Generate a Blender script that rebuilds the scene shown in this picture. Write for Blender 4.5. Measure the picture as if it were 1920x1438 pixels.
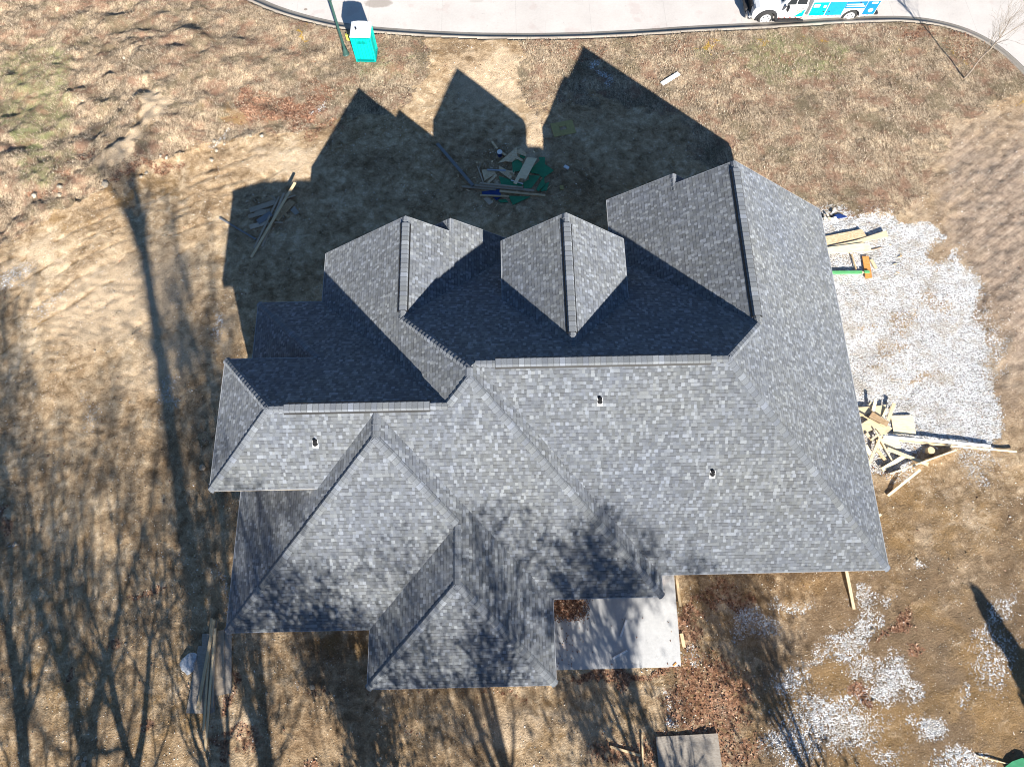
import bpy, bmesh, math, random
import numpy as np
from mathutils import Vector, Matrix
R = math.radians
random.seed(7); RNG = np.random.default_rng(7)
for o in list(bpy.data.objects): bpy.data.objects.remove(o)
SC = bpy.context.scene; COL = SC.collection

# ------------------------------------------------------------------ camera (drone, 31 m up, tilted 18 deg off nadir)
CAM_H, CAM_F, TH, RHO, PSI = 31.0, 1246.26, R(18.297), R(0.125), R(1.347)
_d = np.array([math.sin(PSI), math.cos(PSI), 0]); _r = np.array([math.cos(PSI), -math.sin(PSI), 0]); _z = np.array([0, 0, 1.0])
FWD = math.sin(TH)*_d - math.cos(TH)*_z; _u = math.cos(TH)*_d + math.sin(TH)*_z
CR = math.cos(RHO)*_r + math.sin(RHO)*_u; CU = -math.sin(RHO)*_r + math.cos(RHO)*_u
cd = bpy.data.cameras.new('camera'); cam = bpy.data.objects.new('camera', cd); COL.objects.link(cam)
cam.matrix_world = Matrix(((CR[0], CU[0], -FWD[0], 0), (CR[1], CU[1], -FWD[1], 0), (CR[2], CU[2], -FWD[2], CAM_H), (0, 0, 0, 1)))
cd.sensor_width = 36; cd.lens = CAM_F/1920*36; cd.clip_end = 3000; cd.clip_start = 0.5
SC.camera = cam
# ------------------------------------------------------------------ light
SUN_AZ, SUN_EL = R(17.5), R(28.9)      # shadows run north, swung 17.5 deg to the west
w = bpy.data.worlds.new('World'); SC.world = w; w.use_nodes = True
nt = w.node_tree; nt.nodes.clear()
sky = nt.nodes.new('ShaderNodeTexSky'); sky.sky_type = 'NISHITA'; sky.sun_disc = False
sky.sun_elevation = SUN_EL; sky.sun_rotation = math.pi - SUN_AZ; sky.air_density = 1.0; sky.dust_density = 0.2; sky.ozone_density = 4.0
bg = nt.nodes.new('ShaderNodeBackground'); bg.inputs[1].default_value = 0.050
wo = nt.nodes.new('ShaderNodeOutputWorld'); hs = nt.nodes.new('ShaderNodeHueSaturation'); hs.inputs['Saturation'].default_value = 1.08; nt.links.new(sky.outputs[0], hs.inputs['Color']); nt.links.new(hs.outputs[0], bg.inputs[0]); nt.links.new(bg.outputs[0], wo.inputs[0])
sl = bpy.data.lights.new('sun', 'SUN'); sl.energy = 5.0; sl.angle = R(0.53); sl.color = (1, 0.95, 0.87)
so = bpy.data.objects.new('sun', sl); COL.objects.link(so); so.location = (20, -60, 50)
sdir = Vector((-math.sin(SUN_AZ)*math.cos(SUN_EL), math.cos(SUN_AZ)*math.cos(SUN_EL), -math.sin(SUN_EL)))
so.rotation_euler = sdir.to_track_quat('-Z', 'Y').to_euler()
SC.view_settings.view_transform = 'Standard'; SC.view_settings.look = 'None'
SC.view_settings.exposure = 1.3; SC.view_settings.gamma = 1.0
SC.render.engine = 'CYCLES'; SC.cycles.pixel_filter_type = 'BLACKMAN_HARRIS'; SC.cycles.filter_width = 1.05

# ------------------------------------------------------------------ numeric noise
def _hash(ix, iy, s):
    h = (ix.astype(np.int64)*374761393 + iy.astype(np.int64)*668265263 + s*974711) & 0x7fffffff
    h = ((h ^ (h >> 13))*1274126177) & 0x7fffffff
    return ((h ^ (h >> 16)) & 0xffff)/65535.0
def vnoise(x, y, s=0):
    x = np.asarray(x, float); y = np.asarray(y, float)
    ix = np.floor(x); iy = np.floor(y); fx = x-ix; fy = y-iy
    fx = fx*fx*(3-2*fx); fy = fy*fy*(3-2*fy)
    a = _hash(ix, iy, s); b = _hash(ix+1, iy, s); c = _hash(ix, iy+1, s); d = _hash(ix+1, iy+1, s)
    return (a*(1-fx)+b*fx)*(1-fy) + (c*(1-fx)+d*fx)*fy
def fbm(x, y, s=0, o=4):
    v = 0; a = .5; t = 0
    for i in range(o):
        v = v + a*vnoise(x*2**i+i*17.3, y*2**i+i*9.1, s+i); t += a; a *= .5
    return v/t
def sstep(a, b, x): 
    t = np.clip((x-a)/(b-a), 0, 1); return t*t*(3-2*t)
# ------------------------------------------------------------------ terrain height
def rays_to_z(px, py, z):
    v = FWD*CAM_F + CR*(px-960) - CU*(py-719)
    t = (z-CAM_H)/v[2]
    return np.array([v[0]*t, v[1]*t, z])
def base_z(x, y): return 0.025*np.clip(x, -34, 34) - 0.064*(np.clip(y, -9, 38)-20)
def gp0(px, py, h=0.0):
    z = h
    for _ in range(25):
        P = rays_to_z(px, py, z); z = float(base_z(P[0], P[1])) + h
    return P
def to_px(x, y, z):
    vx, vy, vz = x, y, z-CAM_H
    d = vx*FWD[0]+vy*FWD[1]+vz*FWD[2]
    return 960+CAM_F*(vx*CR[0]+vy*CR[1]+vz*CR[2])/d, 719-CAM_F*(vx*CU[0]+vy*CU[1]+vz*CU[2])/d
CURB_PX = [(430,-14),(462,-1),(483,9),(517,23),(560,36),(600,46),(640,54),(700,61),(800,68),(893,72),(1000,73),(1100,71),(1200,66),(1300,59),(1455,51.7),(1568,44),(1640,41),(1704,40),(1768,48),(1833,69),(1881,100),(1920,136),(1950,175)]
CURB = np.array([gp0(*q)[:2] for q in CURB_PX])
CURB = np.vstack([[-40, 47], [-24, 41.2], CURB, [31.6, 24], [32.2, 16]])
CURB = CURB[np.argsort(CURB[:, 0])]
def curb_y(x): return np.interp(x, CURB[:, 0], CURB[:, 1])
WARP = [0, 0]
def blob(X, Y, cx, cy, rx, ry, ang=0, s=1.0, soft=.5):
    X = X+WARP[0]; Y = Y+WARP[1]
    a = R(ang); dx = X-cx; dy = Y-cy
    u = (dx*math.cos(a)+dy*math.sin(a))/rx; v = (-dx*math.sin(a)+dy*math.cos(a))/ry
    return s*(1-sstep(1-soft, 1+soft, np.sqrt(u*u+v*v)))
def in_poly(X, Y, poly):
    r = np.zeros(X.shape, bool); n = len(poly); j = n-1
    for i in range(n):
        xi, yi = poly[i]; xj, yj = poly[j]
        c = ((yi > Y) != (yj > Y)) & (X < (xj-xi)*(Y-yi)/((yj-yi) if yj != yi else 1e-9)+xi)
        r ^= c; j = i
    return r
GR_TL = [(-400,520),(0,462),(60,425),(150,372),(230,338),(290,322),(350,286),(410,268),(470,252),(560,246),(640,222),(720,214),(770,190),(800,150),(812,90),(820,60),(820,-200),(-400,-200)]
GR_TR = [(965,-200),(968,90),(985,170),(1010,255),(1100,262),(1200,282),(1300,300),(1400,330),(1500,385),(1560,402),(1650,388),(1690,400),(1730,370),(1765,300),(1790,240),(1830,205),(2000,150),(2000,-200)]
GRAVEL = [(1440,392),(1610,396),(1660,388),(1685,412),(1735,413),(1762,440),(1738,470),(1745,500),(1790,462),(1800,490),(1838,540),(1825,600),(1852,640),(1850,690),(1862,760),(1872,800),(1852,850),(1735,838),(1705,862),(1690,905),(1640,892),(1440,890)]
def track_field(X, Y):
    xs = [-60, 0, 60, 150, 230, 290, 350, 410, 470, 560]; ys = [520, 480, 440, 392, 360, 344, 318, 298, 285, 276]
    e = Y-np.interp(X, xs, ys); r = 0*X; fade = 1-sstep(430, 560, X)
    for o, wd in ((12, 3), (26, 3), (52, 2.5), (60, 2.5), (78, 3), (104, 2.5), (112, 2.5), (140, 3)): r = np.maximum(r, np.exp(-((e+22*(fbm(X/60., Y/60., 95+int(o), 3)-.5)-o*(1+.25*(1-X/500)))/wd)**2)*sstep(.42, .6, fbm(X/38., Y/38.+o, 96, 3)))
    return r*fade*(X < 560)
def relief(x, y):
    x = np.asarray(x, float); y = np.asarray(y, float)
    X, Y = to_px(x, y, base_z(x, y))
    z = (fbm(x*.35, y*.35, 3, 3)-.5)*.22 + (fbm(x*1.6, y*1.6, 5, 3)-.5)*.07
    wx = X+(fbm(x*.8, y*.8, 21)-.5)*46; wy = Y+(fbm(x*.8, y*.8, 22)-.5)*46
    tl = in_poly(wx, wy, GR_TL).astype(float)
    # spoil mounds upper left
    for (cx, cy, rx, ry, an, h) in [(300,215,70,80,20,.75),(235,300,60,45,-25,.55),(360,120,90,45,10,.5),(160,150,80,60,0,.3),(420,225,60,30,-10,.3),(60,330,70,60,0,.35)]:
        z = z + blob(X, Y, cx, cy, rx, ry, an, h, .9)
    z = z + tl*(fbm(x*1.1+3, y*1.1, 8, 6)-.5)*.72*np.clip((900-X)/700, 0, 1)
    # furrowed bank on the right
    m = sstep(1715, 1790, X)*(1-sstep(680, 800, Y))*sstep(170, 260, Y)
    q = (x*.82+y*.57)*.35; r = (-x*.57+y*.82)
    m = m*(1-in_poly(X-14, Y, GRAVEL)); z = z + m*(.12*(fbm(q, r*.9, 31, 3)-.5) + .05*(fbm(q*1.0, r*4.2, 32, 3)-.5) + .12*(fbm(x*3, y*3, 33, 3)-.5))
    z = z - .06*track_field(X, Y)
    z = z - .5*blob(X, Y, 425, 238, 60, 16, -10, .5, .9) + blob(X, Y, 345, 60, 60, 14, 30, .25, .9)
    # machine tracks on the bare yard: shallow ripples
    dl = (X < 560).astype(float)*(1-tl)
    ta = x*.55+y*.83 + 1.8*(fbm(x*.12, y*.12, 40, 2)-.5)*4
    z = z + dl*(.012*np.sin(ta*17+2*vnoise(x*2, y*2, 49))*sstep(.5, .6, fbm(x*.5, y*.5, 41, 2)) + .06*(fbm(x*3.1, y*2.2, 42, 4)-.5))
    t2 = np.abs(((r*.42 + .8*fbm(x*.15, y*.15, 44, 2)) % 1.0)-.5)
    z = z - dl*.03*np.exp(-(t2/.07)**2)*sstep(.42, .58, fbm(x*.3, y*.3, 48, 2))
    z = z + (1-tl)*(fbm(x*4, y*4, 43, 2)-.5)*.05
    # keep the house pad, slab and road calm
    pad = sstep(-9.6, -8.4, x)*(1-sstep(12.5, 13.8, x))*sstep(.6, 1.8, y)*(1-sstep(13.5, 14.8, y))
    pad = np.maximum(pad, sstep(-4.6, -4, x)*(1-sstep(6.0, 7.0, x))*sstep(-2.4, -1.6, y)*(1-sstep(13.5, 14.8, y)))
    z = z*(1-pad) - .16*pad
    d = curb_y(x)-y
    calm = np.clip(d/2.5, 0, 1); z = np.where(d > 0, z*calm-.005, -.42)
    return z
def gz(x, y): return float(base_z(x, y)+relief(np.array([x]), np.array([y]))[0])
def gp(px, py, h=0.0):
    z = gp0(px, py, h)[2]
    for _ in range(4):
        P = rays_to_z(px, py, z); z = gz(P[0], P[1]) + h
    return Vector(rays_to_z(px, py, z))

# ------------------------------------------------------------------ materials
class NT:
    def __init__(s, m): s.t = m.node_tree; s.t.nodes.clear()
    def n(s, ty, **k):
        o = s.t.nodes.new('ShaderNode'+ty)
        for a, b in k.items(): setattr(o, a, b)
        return o
    def l(s, a, b): s.t.links.new(a, b)
    def val(s, sock, v):
        if hasattr(v, 'is_linked') or hasattr(v, 'links'): s.l(v, sock)
        else:
            if hasattr(sock, 'default_value') and isinstance(v, tuple) and len(v) == 3 and len(sock.default_value) == 4: v = v+(1,)
            sock.default_value = v
    def math(s, op, a, b=0.0, c=None, clamp=False):
        o = s.n('Math', operation=op); o.use_clamp = clamp; s.val(o.inputs[0], a); s.val(o.inputs[1], b)
        if c is not None: s.val(o.inputs[2], c)
        return o.outputs[0]
    def mix(s, f, a, b, bt='MIX'):
        o = s.n('Mix', data_type='RGBA', blend_type=bt); s.val(o.inputs[0], f); s.val(o.inputs[6], a); s.val(o.inputs[7], b); return o.outputs[2]
    def noise(s, scale, det=3, rough=.55, vec=None, out=0, dist=0):
        o = s.n('TexNoise'); o.inputs['Scale'].default_value = scale; o.inputs['Detail'].default_value = det; o.inputs['Roughness'].default_value = rough
        o.inputs['Distortion'].default_value = dist
        if vec is not None: s.l(vec, o.inputs['Vector'])
        return o.outputs[out]
    def vor(s, scale, vec=None, out='Distance', feat='F1', rnd=1.0):
        o = s.n('TexVoronoi', feature=feat); o.inputs['Scale'].default_value = scale; o.inputs['Randomness'].default_value = rnd
        if vec is not None: s.l(vec, o.inputs['Vector'])
        return o.outputs[out]
    def ramp(s, f, stops, interp='LINEAR'):
        o = s.n('ValToRGB'); o.color_ramp.interpolation = interp; e = o.color_ramp.elements
        while len(e) < len(stops): e.new(.5)
        for i, (p, c) in enumerate(stops):
            e[i].position = p; e[i].color = (c if len(c) == 4 else tuple(c)+(1,))
        s.l(f, o.inputs[0]); return o.outputs[0]
    def sm(s, x, a, b):
        o = s.n('MapRange', interpolation_type='SMOOTHSTEP'); s.val(o.inputs[0], x); o.inputs[1].default_value = a; o.inputs[2].default_value = b; return o.outputs[0]
    def scaled(s, v, sc, rot=(0, 0, 0)):
        o = s.n('Mapping'); s.l(v, o.inputs[0]); o.inputs['Scale'].default_value = sc; o.inputs['Rotation'].default_value = rot; return o.outputs[0]
    def out(s, col, rough=.9, bump=None, bs=.5, bd=.02, metal=0, spec=.3, drough=None, trans=None):
        b = s.n('BsdfPrincipled'); s.val(b.inputs['Base Color'], col); s.val(b.inputs['Roughness'], rough); b.inputs['Metallic'].default_value = metal
        b.inputs['Specular IOR Level'].default_value = spec
        if drough is not None and 'Diffuse Roughness' in b.inputs: b.inputs['Diffuse Roughness'].default_value = drough
        if trans: b.inputs['Transmission Weight'].default_value = trans
        if bump is not None:
            u = s.n('Bump'); u.inputs['Strength'].default_value = bs; u.inputs['Distance'].default_value = bd; s.l(bump, u.inputs['Height']); s.l(u.outputs[0], b.inputs['Normal'])
        o = s.n('OutputMaterial'); s.l(b.outputs[0], o.inputs[0])
def newmat(name):
    m = bpy.data.materials.new(name); m.use_nodes = True; return m, NT(m)
def pos(t): return t.n('NewGeometry').outputs['Position']
def simple(name, col, rough=.6, var=.15, scale=6, metal=0, spec=.4, bump=0, dirt=None):
    m, t = newmat(name); p = t.n('TexCoord').outputs['Object']
    n1 = t.noise(scale, 4, .6, p); n2 = t.noise(scale*9, 3, .6, p)
    dark = tuple(c*(1-var*2) for c in col); lite = tuple(min(1, c*(1+var)) for c in col)
    c = t.ramp(t.math('ADD', t.math('MULTIPLY', n1, .6), t.math('MULTIPLY', n2, .4)), [(.3, dark), (.7, lite)])
    if dirt: c = t.mix(t.sm(t.noise(scale*.7, 5, .65, p), .55, .75), c, dirt)
    t.out(c, rough, n2 if bump else None, bump, .01, metal, spec); return m
def wood(name, c1, c2, sc=(2, 30, 30)):
    m, t = newmat(name); p = t.n('TexCoord').outputs['Object']; q = t.scaled(p, sc)
    oi = t.n('ObjectInfo').outputs['Random']
    g = t.noise(3, 5, .6, q, dist=.6); k = t.noise(1.7, 3, .5, p)
    c = t.mix(t.sm(g, .3, .7), c1, c2); c = t.mix(t.math('MULTIPLY', t.sm(k, .5, .8), .35), c, tuple(x*.55 for x in c1))
    hv = t.n('HueSaturation'); t.l(c, hv.inputs['Color']); t.l(t.math('ADD', t.math('MULTIPLY', oi, .45), .75), hv.inputs['Value'])
    t.out(hv.outputs[0], .75, g, .3, .005, spec=.2); return m
def osb(name, c1, c2, c3):
    m, t = newmat(name); p = t.n('TexCoord').outputs['Object']
    v = t.n('TexVoronoi'); v.inputs['Scale'].default_value = 14; t.l(t.scaled(p, (1, 2.2, 1), (0, 0, .6)), v.inputs['Vector'])
    s = t.n('SeparateColor'); t.l(v.outputs['Color'], s.inputs[0])
    c = t.ramp(s.outputs[0], [(0, c1), (.5, c2), (1, c3)]); c = t.mix(t.math('MULTIPLY', t.noise(2, 4, .6, p), .4), c, tuple(x*.6 for x in c1))
    t.out(c, .8, s.outputs[1], .25, .004, spec=.2); return m
M = {}
# --- shingles
def shingles(name, caps=False):
    m, t = newmat(name); uv = t.n('UVMap'); uv.uv_map = 'UVMap'; s = t.n('SeparateXYZ'); t.l(uv.outputs[0], s.inputs[0])
    U, Vv = s.outputs[0], s.outputs[1]
    if caps:
        vv = t.math('DIVIDE', U, .20); row = t.math('FLOOR', vv); fv = t.math('FRACT', vv); cell = t.math('MULTIPLY', row, 0.0); oi = t.n('NewGeometry').outputs['Random Per Island']
    else:
        wob = t.math('MULTIPLY', t.math('SUBTRACT', t.noise(.35, 2, .5, uv.outputs[0]), .5), .05)
        vv = t.math('DIVIDE', t.math('ADD', Vv, wob), .14); row = t.math('FLOOR', vv); fv = t.math('FRACT', vv)
        wr = t.n('TexWhiteNoise', noise_dimensions='1D'); t.l(row, wr.inputs['W'])
        uu = t.math('ADD', t.math('DIVIDE', U, .112), t.math('MULTIPLY', wr.outputs[0], 37.0)); k = t.math('FLOOR', uu); f = t.math('FRACT', uu)
        cv = t.n('CombineXYZ'); t.l(k, cv.inputs[0]); t.l(row, cv.inputs[1]); cv.inputs[2].default_value = 5
        wb = t.n('TexWhiteNoise', noise_dimensions='3D'); t.l(cv.outputs[0], wb.inputs[0])
        cell = t.math('ADD', k, t.math('GREATER_THAN', f, t.math('ADD', t.math('MULTIPLY', wb.outputs[0], .44), .28)))
    c2 = t.n('CombineXYZ'); t.l(cell, c2.inputs[0]); t.l(row, c2.inputs[1])
    wn = t.n('TexWhiteNoise', noise_dimensions='3D'); t.l(c2.outputs[0], wn.inputs[0]); sc = t.n('SeparateColor'); t.l(wn.outputs['Color'], sc.inputs[0])
    r1, r2, r3 = sc.outputs
    g = (lambda v: (v*.875, v*.94, v*1.02))
    if caps: base = t.ramp(r1, [(0, g(.175)), (.35, g(.195)), (.7, g(.215)), (.93, g(.27))], 'CONSTANT')
    else: base = t.ramp(r1, [(0, g(.142)), (.2, g(.166)), (.45, g(.190)), (.66, g(.213)), (.80, g(.24)), (.91, g(.288))], 'CONSTANT')
    base = t.mix(t.math('MULTIPLY', r2, .5), base, (.2, .2, .185), 'MIX') if False else base
    tint = t.ramp(r2, [(0, (.98, .99, 1.03)), (.5, (1, 1, 1)), (.9, (1.02, 1.01, .97))]); base = t.mix(1.0, base, tint, 'MULTIPLY')
    lot = t.ramp(t.noise(.22, 2, .5, uv.outputs[0]), [(.35, (.93, .95, 1.0)), (.65, (1.06, 1.05, 1.02))]); base = t.mix(1.0, base, lot, 'MULTIPLY')
    gran = t.noise(55, 2, .7, uv.outputs[0]); base = t.mix(1.0, base, t.ramp(gran, [(.25, (.72, .72, .72)), (.75, (1.25, 1.25, 1.25))]), 'MULTIPLY')
    if caps:
        line = t.math('GREATER_THAN', fv, .9); base = t.mix(t.math('MULTIPLY', line, .55), base, (.05, .05, .055)); h = t.math('ADD', t.math('MULTIPLY', fv, -.6), gran)
    else:
        notab = t.math('LESS_THAN', r3, .48)
        base = t.mix(t.math('MULTIPLY', notab, .14), base, (.09, .09, .1))
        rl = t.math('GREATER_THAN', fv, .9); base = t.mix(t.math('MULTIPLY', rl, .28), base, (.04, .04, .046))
        line = t.math('MULTIPLY', notab, t.math('GREATER_THAN', fv, .84)); base = t.mix(t.math('MULTIPLY', line, .6), base, (.03, .03, .034))  # dark bands paint the overlap's shadow line, like the band printed on shingles
        h = t.math('ADD', t.math('ADD', t.math('MULTIPLY', fv, -.8), t.math('MULTIPLY', notab, -.7)), t.math('MULTIPLY', gran, .35))
    t.out(base, .9, h, .35, .008, spec=.2, drough=.7); return m
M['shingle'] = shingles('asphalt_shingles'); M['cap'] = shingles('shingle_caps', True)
M['black'] = simple('black_rubber', (.012, .012, .013), .6)
M['fascia'] = wood('fascia_board', (.42, .33, .22), (.55, .46, .34))
M['drip'] = simple('drip_edge', (.34, .35, .37), .5, .05)
M['wrap'] = simple('sheathing', (.33, .27, .2), .85, .12)
M['found'] = simple('foundation_concrete', (.4, .38, .35), .9, .12, bump=.3)
M['pine'] = wood('pine_lumber', (.62, .44, .24), (.78, .62, .4)); M['grey'] = wood('weathered_lumber', (.36, .28, .2), (.52, .43, .33))
M['pale'] = wood('pale_plywood', (.78, .62, .38), (.9, .77, .53), (1, 9, 9)); M['orange'] = osb('orange_osb', (.62, .24, .06), (.74, .33, .09), (.8, .42, .15))
M['osb'] = osb('osb_tan', (.58, .41, .24), (.74, .56, .35), (.84, .70, .48)); M['osb_b'] = osb('osb_brown', (.36, .24, .13), (.48, .33, .19), (.56, .42, .27))
M['ply'] = osb('grey_plywood', (.3, .26, .22), (.36, .32, .27), (.41, .37, .32)); M['green'] = simple('green_sheathing', (.03, .24, .11), .6, .2, 5)
M['greenl'] = simple('green_lumber', (.12, .42, .16), .6, .12, 5); M['white'] = simple('white_plastic', (.8, .8, .8), .35, .05)
M['blue'] = simple('blue_tarp', (.02, .05, .2), .5, .2, 4, bump=.4); M['cardboard'] = simple('cardboard', (.45, .36, .14), .8, .15)
M['aluminium'] = simple('grey_metal', (.45, .47, .5), .35, .1, metal=.6); M['gslate'] = simple('grey_blue_board', (.2, .2, .21), .7, .12); M['bag'] = simple('clear_bag', (.55, .58, .62), .25, .3, 9)

def attr(t, name): 
    a = t.n('Attribute'); a.attribute_name = name; return a.outputs['Fac']
def ground_mat():
    m, t = newmat('ground_soil'); p = pos(t)
    big = t.noise(.35, 4, .6, p); mid = t.noise(2.2, 5, .62, p, dist=.4); fine = t.noise(14, 4, .7, p); vf = t.noise(38, 3, .7, p)
    mixd = t.math('ADD', t.math('MULTIPLY', mid, .5), t.math('ADD', t.math('MULTIPLY', big, .3), t.math('MULTIPLY', fine, .2)))
    dirt = t.ramp(mixd, [(.34, (.15, .094, .05)), (.43, (.29, .20, .118)), (.52, (.48, .355, .225)), (.61, (.70, .56, .39))])
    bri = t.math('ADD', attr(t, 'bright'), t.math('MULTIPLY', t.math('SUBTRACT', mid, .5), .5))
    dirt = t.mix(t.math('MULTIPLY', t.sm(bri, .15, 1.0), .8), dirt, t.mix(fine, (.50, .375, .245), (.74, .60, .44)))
    wet = t.sm(t.math('ADD', attr(t, 'wet'), t.math('MULTIPLY', t.math('SUBTRACT', t.noise(1.1, 9, .76, p, dist=.5), .5), 2.6)), .2, .8)
    dirt = t.mix(t.math('MULTIPLY', wet, .85), dirt, t.mix(t.sm(big, .42, .58), t.mix(fine, (.12, .078, .045), (.27, .19, .12)), t.mix(fine, (.16, .092, .036), (.36, .23, .105))))
    cg = t.noise(20, 4, .9, p); dirt = t.mix(1.0, dirt, t.ramp(cg, [(.30, (.5, .48, .46)), (.45, (.9, .89, .88)), (.6, (1.1, 1.1, 1.1)), (.72, (1.6, 1.6, 1.6))]), 'MULTIPLY')
    dirt = t.mix(1.0, dirt, t.ramp(vf, [(.28, (.75, .74, .72)), (.75, (1.2, 1.2, 1.2))]), 'MULTIPLY')
    spk = t.vor(9, p); dirt = t.mix(t.math('MULTIPLY', t.math('LESS_THAN', spk, .13), t.sm(t.noise(.9, 3, .6, p), .42, .6)), dirt, (.66, .6, .5))
    dk = t.vor(5.3, t.scaled(p, (1.3, .8, 1))); dirt = t.mix(t.math('MULTIPLY', t.math('LESS_THAN', dk, .10), .7), dirt, (.09, .06, .035))
    dq = t.n('CombineXYZ'); dv1 = t.n('VectorMath', operation='DOT_PRODUCT'); dv2 = t.n('VectorMath', operation='DOT_PRODUCT')
    t.l(p, dv1.inputs[0]); t.l(p, dv2.inputs[0]); dv1.inputs[1].default_value = (.25, .17, 0); dv2.inputs[1].default_value = (-1.3, 1.9, 0); t.l(dv1.outputs['Value'], dq.inputs[0]); t.l(dv2.outputs['Value'], dq.inputs[1])
    sk = t.math('ADD', t.math('MULTIPLY', t.noise(2.2, 7, .72, dq.outputs[0], dist=.7), .5), t.math('MULTIPLY', t.noise(3.5, 8, .75, p), .5))
    dirt = t.mix(attr(t, 'bank'), dirt, t.ramp(sk, [(.32, (.07, .05, .036)), (.42, (.21, .155, .115)), (.53, (.35, .27, .205)), (.66, (.54, .44, .345))]))
    # dry lawn
    sv = t.scaled(p, (1, .28, 1), (0, 0, .6)); st = t.noise(9, 5, .72, sv, dist=1.2); st2 = t.noise(26, 3, .7, t.scaled(p, (.35, 1, 1), (0, 0, .3)), dist=.8)
    gm = t.math('ADD', t.math('MULTIPLY', st, .6), t.math('MULTIPLY', st2, .4))
    gr = t.ramp(gm, [(.36, (.08, .056, .038)), (.45, (.215, .16, .11)), (.53, (.39, .305, .215)), (.66, (.66, .55, .41))])
    gr = t.mix(1.0, gr, t.ramp(t.noise(.7, 8, .75, p), [(.38, (.6, .58, .57)), (.5, (1, .99, .97)), (.6, (1.3, 1.27, 1.2))]), 'MULTIPLY')
    gr = t.mix(t.math('MULTIPLY', t.sm(t.math('ADD', attr(t, 'green'), t.math('MULTIPLY', t.math('SUBTRACT', mid, .5), 1.2)), .3, .9), .75), gr, t.mix(gm, (.09, .10, .03), (.34, .36, .17)))
    gr = t.mix(t.math('MULTIPLY', t.sm(t.noise(.8, 6, .7, p), .48, .62), .65), gr, (.25, .135, .09)); gr = t.mix(t.math('MULTIPLY', t.sm(t.noise(.5, 6, .7, t.scaled(p, (1, 1, 1), (0, 0, 1))), .5, .62), .6), gr, (.15, .125, .075))
    gf = t.sm(t.math('ADD', attr(t, 'grass'), t.math('MULTIPLY', t.math('SUBTRACT', t.noise(3, 5, .7, p), .5), 1.1)), .4, .62)
    c = t.mix(gf, dirt, gr)
    # leaf litter
    vc = t.n('TexVoronoi'); vc.inputs['Scale'].default_value = 12; t.l(p, vc.inputs['Vector']); sc = t.n('SeparateColor'); t.l(vc.outputs['Color'], sc.inputs[0])
    lc = t.ramp(sc.outputs[0], [(0, (.07, .03, .02)), (.4, (.2, .09, .055)), (.75, (.34, .17, .1)), (1, (.5, .3, .2))])
    lf = t.sm(t.math('ADD', attr(t, 'leaf'), t.math('MULTIPLY', t.math('SUBTRACT', t.noise(5, 5, .75, p), .5), 1.5)), .4, .62)
    c = t.mix(t.math('MULTIPLY', lf, .8), c, lc)
    # crushed white stone
    vg = t.n('TexVoronoi'); vg.inputs['Scale'].default_value = 17; t.l(p, vg.inputs['Vector']); sg = t.n('SeparateColor'); t.l(vg.outputs['Color'], sg.inputs[0])
    gc = t.ramp(sg.outputs[0], [(0, (.26, .25, .24)), (.25, (.52, .51, .5)), (.6, (.70, .70, .70)), (1, (.86, .86, .86))])
    gc = t.mix(t.math('MULTIPLY', t.sm(t.noise(1.1, 8, .75, p), .46, .62), .65), gc, t.mix(fine, (.3, .245, .18), (.5, .44, .36)))
    gvf = t.sm(t.math('ADD', attr(t, 'gravel'), t.math('MULTIPLY', t.math('SUBTRACT', t.math('ADD', t.math('MULTIPLY', t.noise(4, 6, .8, p), .6), t.math('MULTIPLY', sg.outputs[1], .4)), .5), 1.5)), .36, .68)
    c = t.mix(gvf, c, gc)
    yf = t.sm(t.math('ADD', attr(t, 'yellow'), t.math('MULTIPLY', t.math('SUBTRACT', fine, .5), 1.6)), .45, .7)
    c = t.mix(t.math('MULTIPLY', yf, .7), c, (.5, .3, .03))
    h = t.math('ADD', t.math('ADD', t.math('MULTIPLY', fine, 1.0), t.math('MULTIPLY', mid, 1.2)), t.math('MULTIPLY', gm, t.math('MULTIPLY', gf, 1.4)))
    h = t.math('ADD', h, t.math('MULTIPLY', t.math('MULTIPLY', vg.outputs['Distance'], gvf), -1.2))
    t.out(c, .95, h, .85, .05, spec=.1, drough=.3); return m
M['ground'] = ground_mat()
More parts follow.
